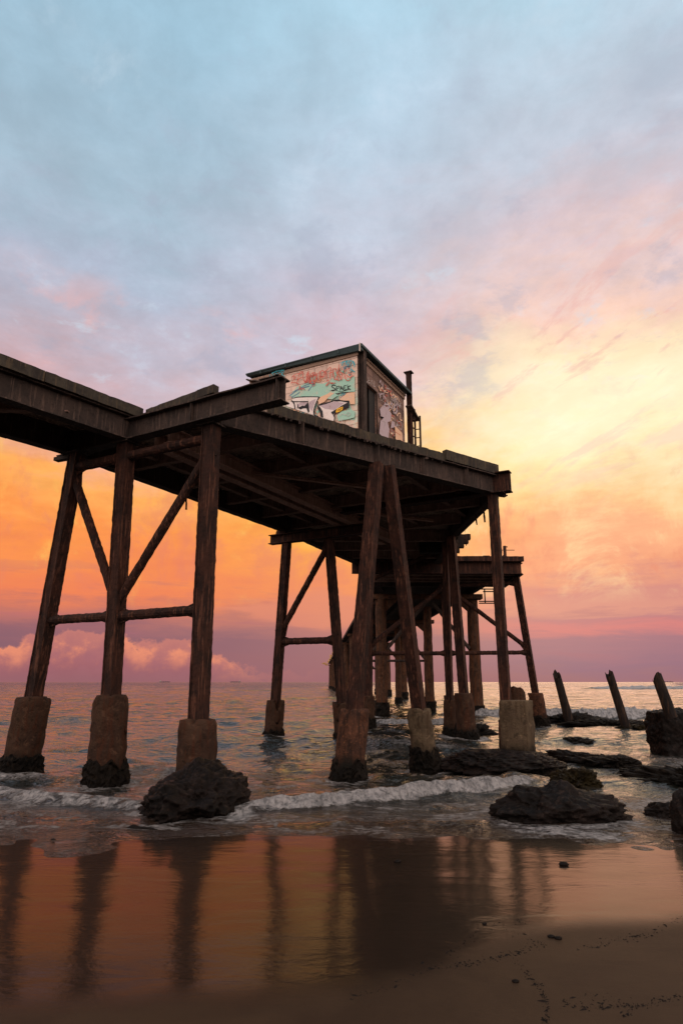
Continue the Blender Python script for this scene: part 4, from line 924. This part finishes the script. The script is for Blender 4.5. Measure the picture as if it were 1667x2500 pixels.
rock('reef', (150, 210, -.6), (70, 9, 1.4), 'long low dark reef far out at the right beneath the horizon', 'mussel', 23, amp=.25, fine=.02)
# pebbles and driftwood lying on the wet sand
def onsand(px, py):
    z = .1
    for _ in range(6): q = onz(px, py, z); z = float(sand_z(np.array([q.x]), np.array([q.y]))[0])
    return Vector((q.x, q.y, z))
for i, (px, py, r, lab) in enumerate([(970, 2106, .032, 'small black pebble on the shining wet sand, left of two'), (1375, 2113, .042, 'flat black pebble on the wet sand below the black boulder'), (1345, 2289, .022, 'left one of a pair of little pebbles on the dull sand'), (1362, 2293, .022, 'right one of a pair of little pebbles on the dull sand'),
                                (1258, 2398, .018, 'single round pebble left of the weed line at the bottom'), (130, 2053, .03, 'small dark pebble on the sand at the far left'), (1182, 2257, .016, 'tiny pebble at the top of the branching weed line')]):
    q = onsand(px, py); rock('pebble', (q.x, q.y, q.z+r*.35), (r*1.3, r, r*.6), lab, 'pebble', 30+i, 'pebble', sub=3, amp=.15, fine=.0)
q = onsand(345, 2032); rock('driftwood', (q.x, q.y, q.z+.02), (.26, .05, .05), 'dark piece of driftwood at the edge of the wash below the boulder', 'pebble', 44, 'driftwood', sub=4, amp=.3, rz=-.15, lump=[(-.15, 0, .08, .05)])

# strand lines of seaweed crumbs: far too many to count
mb = MB(); rl = random.Random(5)
paths = [([(1025,2365),(1100,2358),(1160,2350),(1240,2330),(1300,2318),(1340,2308)], 190), ([(1090,2325),(1130,2308),(1160,2285),(1172,2258)], 60), ([(1172,2255),(1230,2265),(1265,2285),(1330,2310)], 45), ([(1385,2308),(1440,2313),(1520,2295),(1600,2278),(1640,2245),(1667,2240)], 130),
         ([(1265,2350),(1290,2385),(1320,2415),(1335,2450),(1330,2500)], 150), ([(1370,2440),(1400,2458),(1500,2455),(1560,2458),(1620,2440),(1667,2436)], 170), ([(850,2440),(950,2408),(1000,2380),(1035,2362)], 45), ([(1250,2250),(1290,2245)], 12), ([(1420,2430),(1460,2435),(1540,2450)], 25), ([(1520,2480),(1540,2470)], 20)]
for pts, n_ in paths:
    seg = [math.hypot(pts[i+1][0]-pts[i][0], pts[i+1][1]-pts[i][1]) for i in range(len(pts)-1)]; tot = sum(seg)
    for _ in range(n_):
        t = rl.random()*tot; i = 0
        while i < len(seg)-1 and t > seg[i]: t -= seg[i]; i += 1
        k = t/seg[i]; px = pts[i][0]+(pts[i+1][0]-pts[i][0])*k+rl.gauss(0, 4); py = pts[i][1]+(pts[i+1][1]-pts[i][1])*k+rl.gauss(0, 5)
        q = onsand(px, py); r = abs(rl.gauss(0, .0026))+.0014 + (.006*rl.random() if rl.random() < .08 else 0); a = rl.random()*3; e = 1+rl.random()**3*3
        vs = [(q.x+math.cos(a)*r*e, q.y+math.sin(a)*r*e, q.z), (q.x-math.sin(a)*r, q.y+math.cos(a)*r, q.z), (q.x-math.cos(a)*r*e, q.y-math.sin(a)*r*e, q.z), (q.x+math.sin(a)*r, q.y-math.cos(a)*r, q.z), (q.x, q.y, q.z+r*.9), (q.x, q.y, q.z-r)]
        mb.add(vs, [(0, 1, 4), (1, 2, 4), (2, 3, 4), (3, 0, 4), (1, 0, 5), (2, 1, 5), (3, 2, 5), (0, 3, 5)])
tag(mb.build('weed_crumbs', 'pebble'), kind='stuff')

# ================================================================== SHIPS on the horizon
def ship(px, L, label, tower=1):
    d = ray(px, 1664); k = 4800/d.y; x = d.x*k; r_ = empty('ship', (x, 4800, 0), label, 'ship')
    mb = MB(); vs = [(x-L/2, 4795, 5), (x+L/2, 4795, 5), (x+L/2-6, 4795, -1), (x-L/2+4, 4795, -1), (x-L/2, 4815, 5), (x+L/2, 4815, 5), (x+L/2-6, 4815, -1), (x-L/2+4, 4815, -1)]
    mb.add(vs, [(0, 1, 2, 3), (7, 6, 5, 4), (0, 4, 5, 1), (1, 5, 6, 2), (3, 2, 6, 7), (0, 3, 7, 4)]); mb.build('hull', 'ship_hull', r_)
    mb = MB(); tx = x+tower*L*.38; box(mb, (tx, 4805, 8.5), (L*.10, 14, 7)); box(mb, (tx, 4805, 13), (L*.04, 6, 3)); mb.build('bridge', 'ship_white', r_)
    mb = MB()
    for q in (-.3, -.1, .1): box(mb, (x+q*L*tower, 4805, 7), (2, 3, 5))
    mb.build('crane', 'ship_hull', r_)
ship(402, 75, 'faint cargo ship on the horizon between the near jetty legs', -1)
ship(575, 75, 'faint cargo ship on the horizon right of the near jetty leg', 1)
ship(1626, 95, 'faint ship on the horizon beside the stump at the right edge', -1)
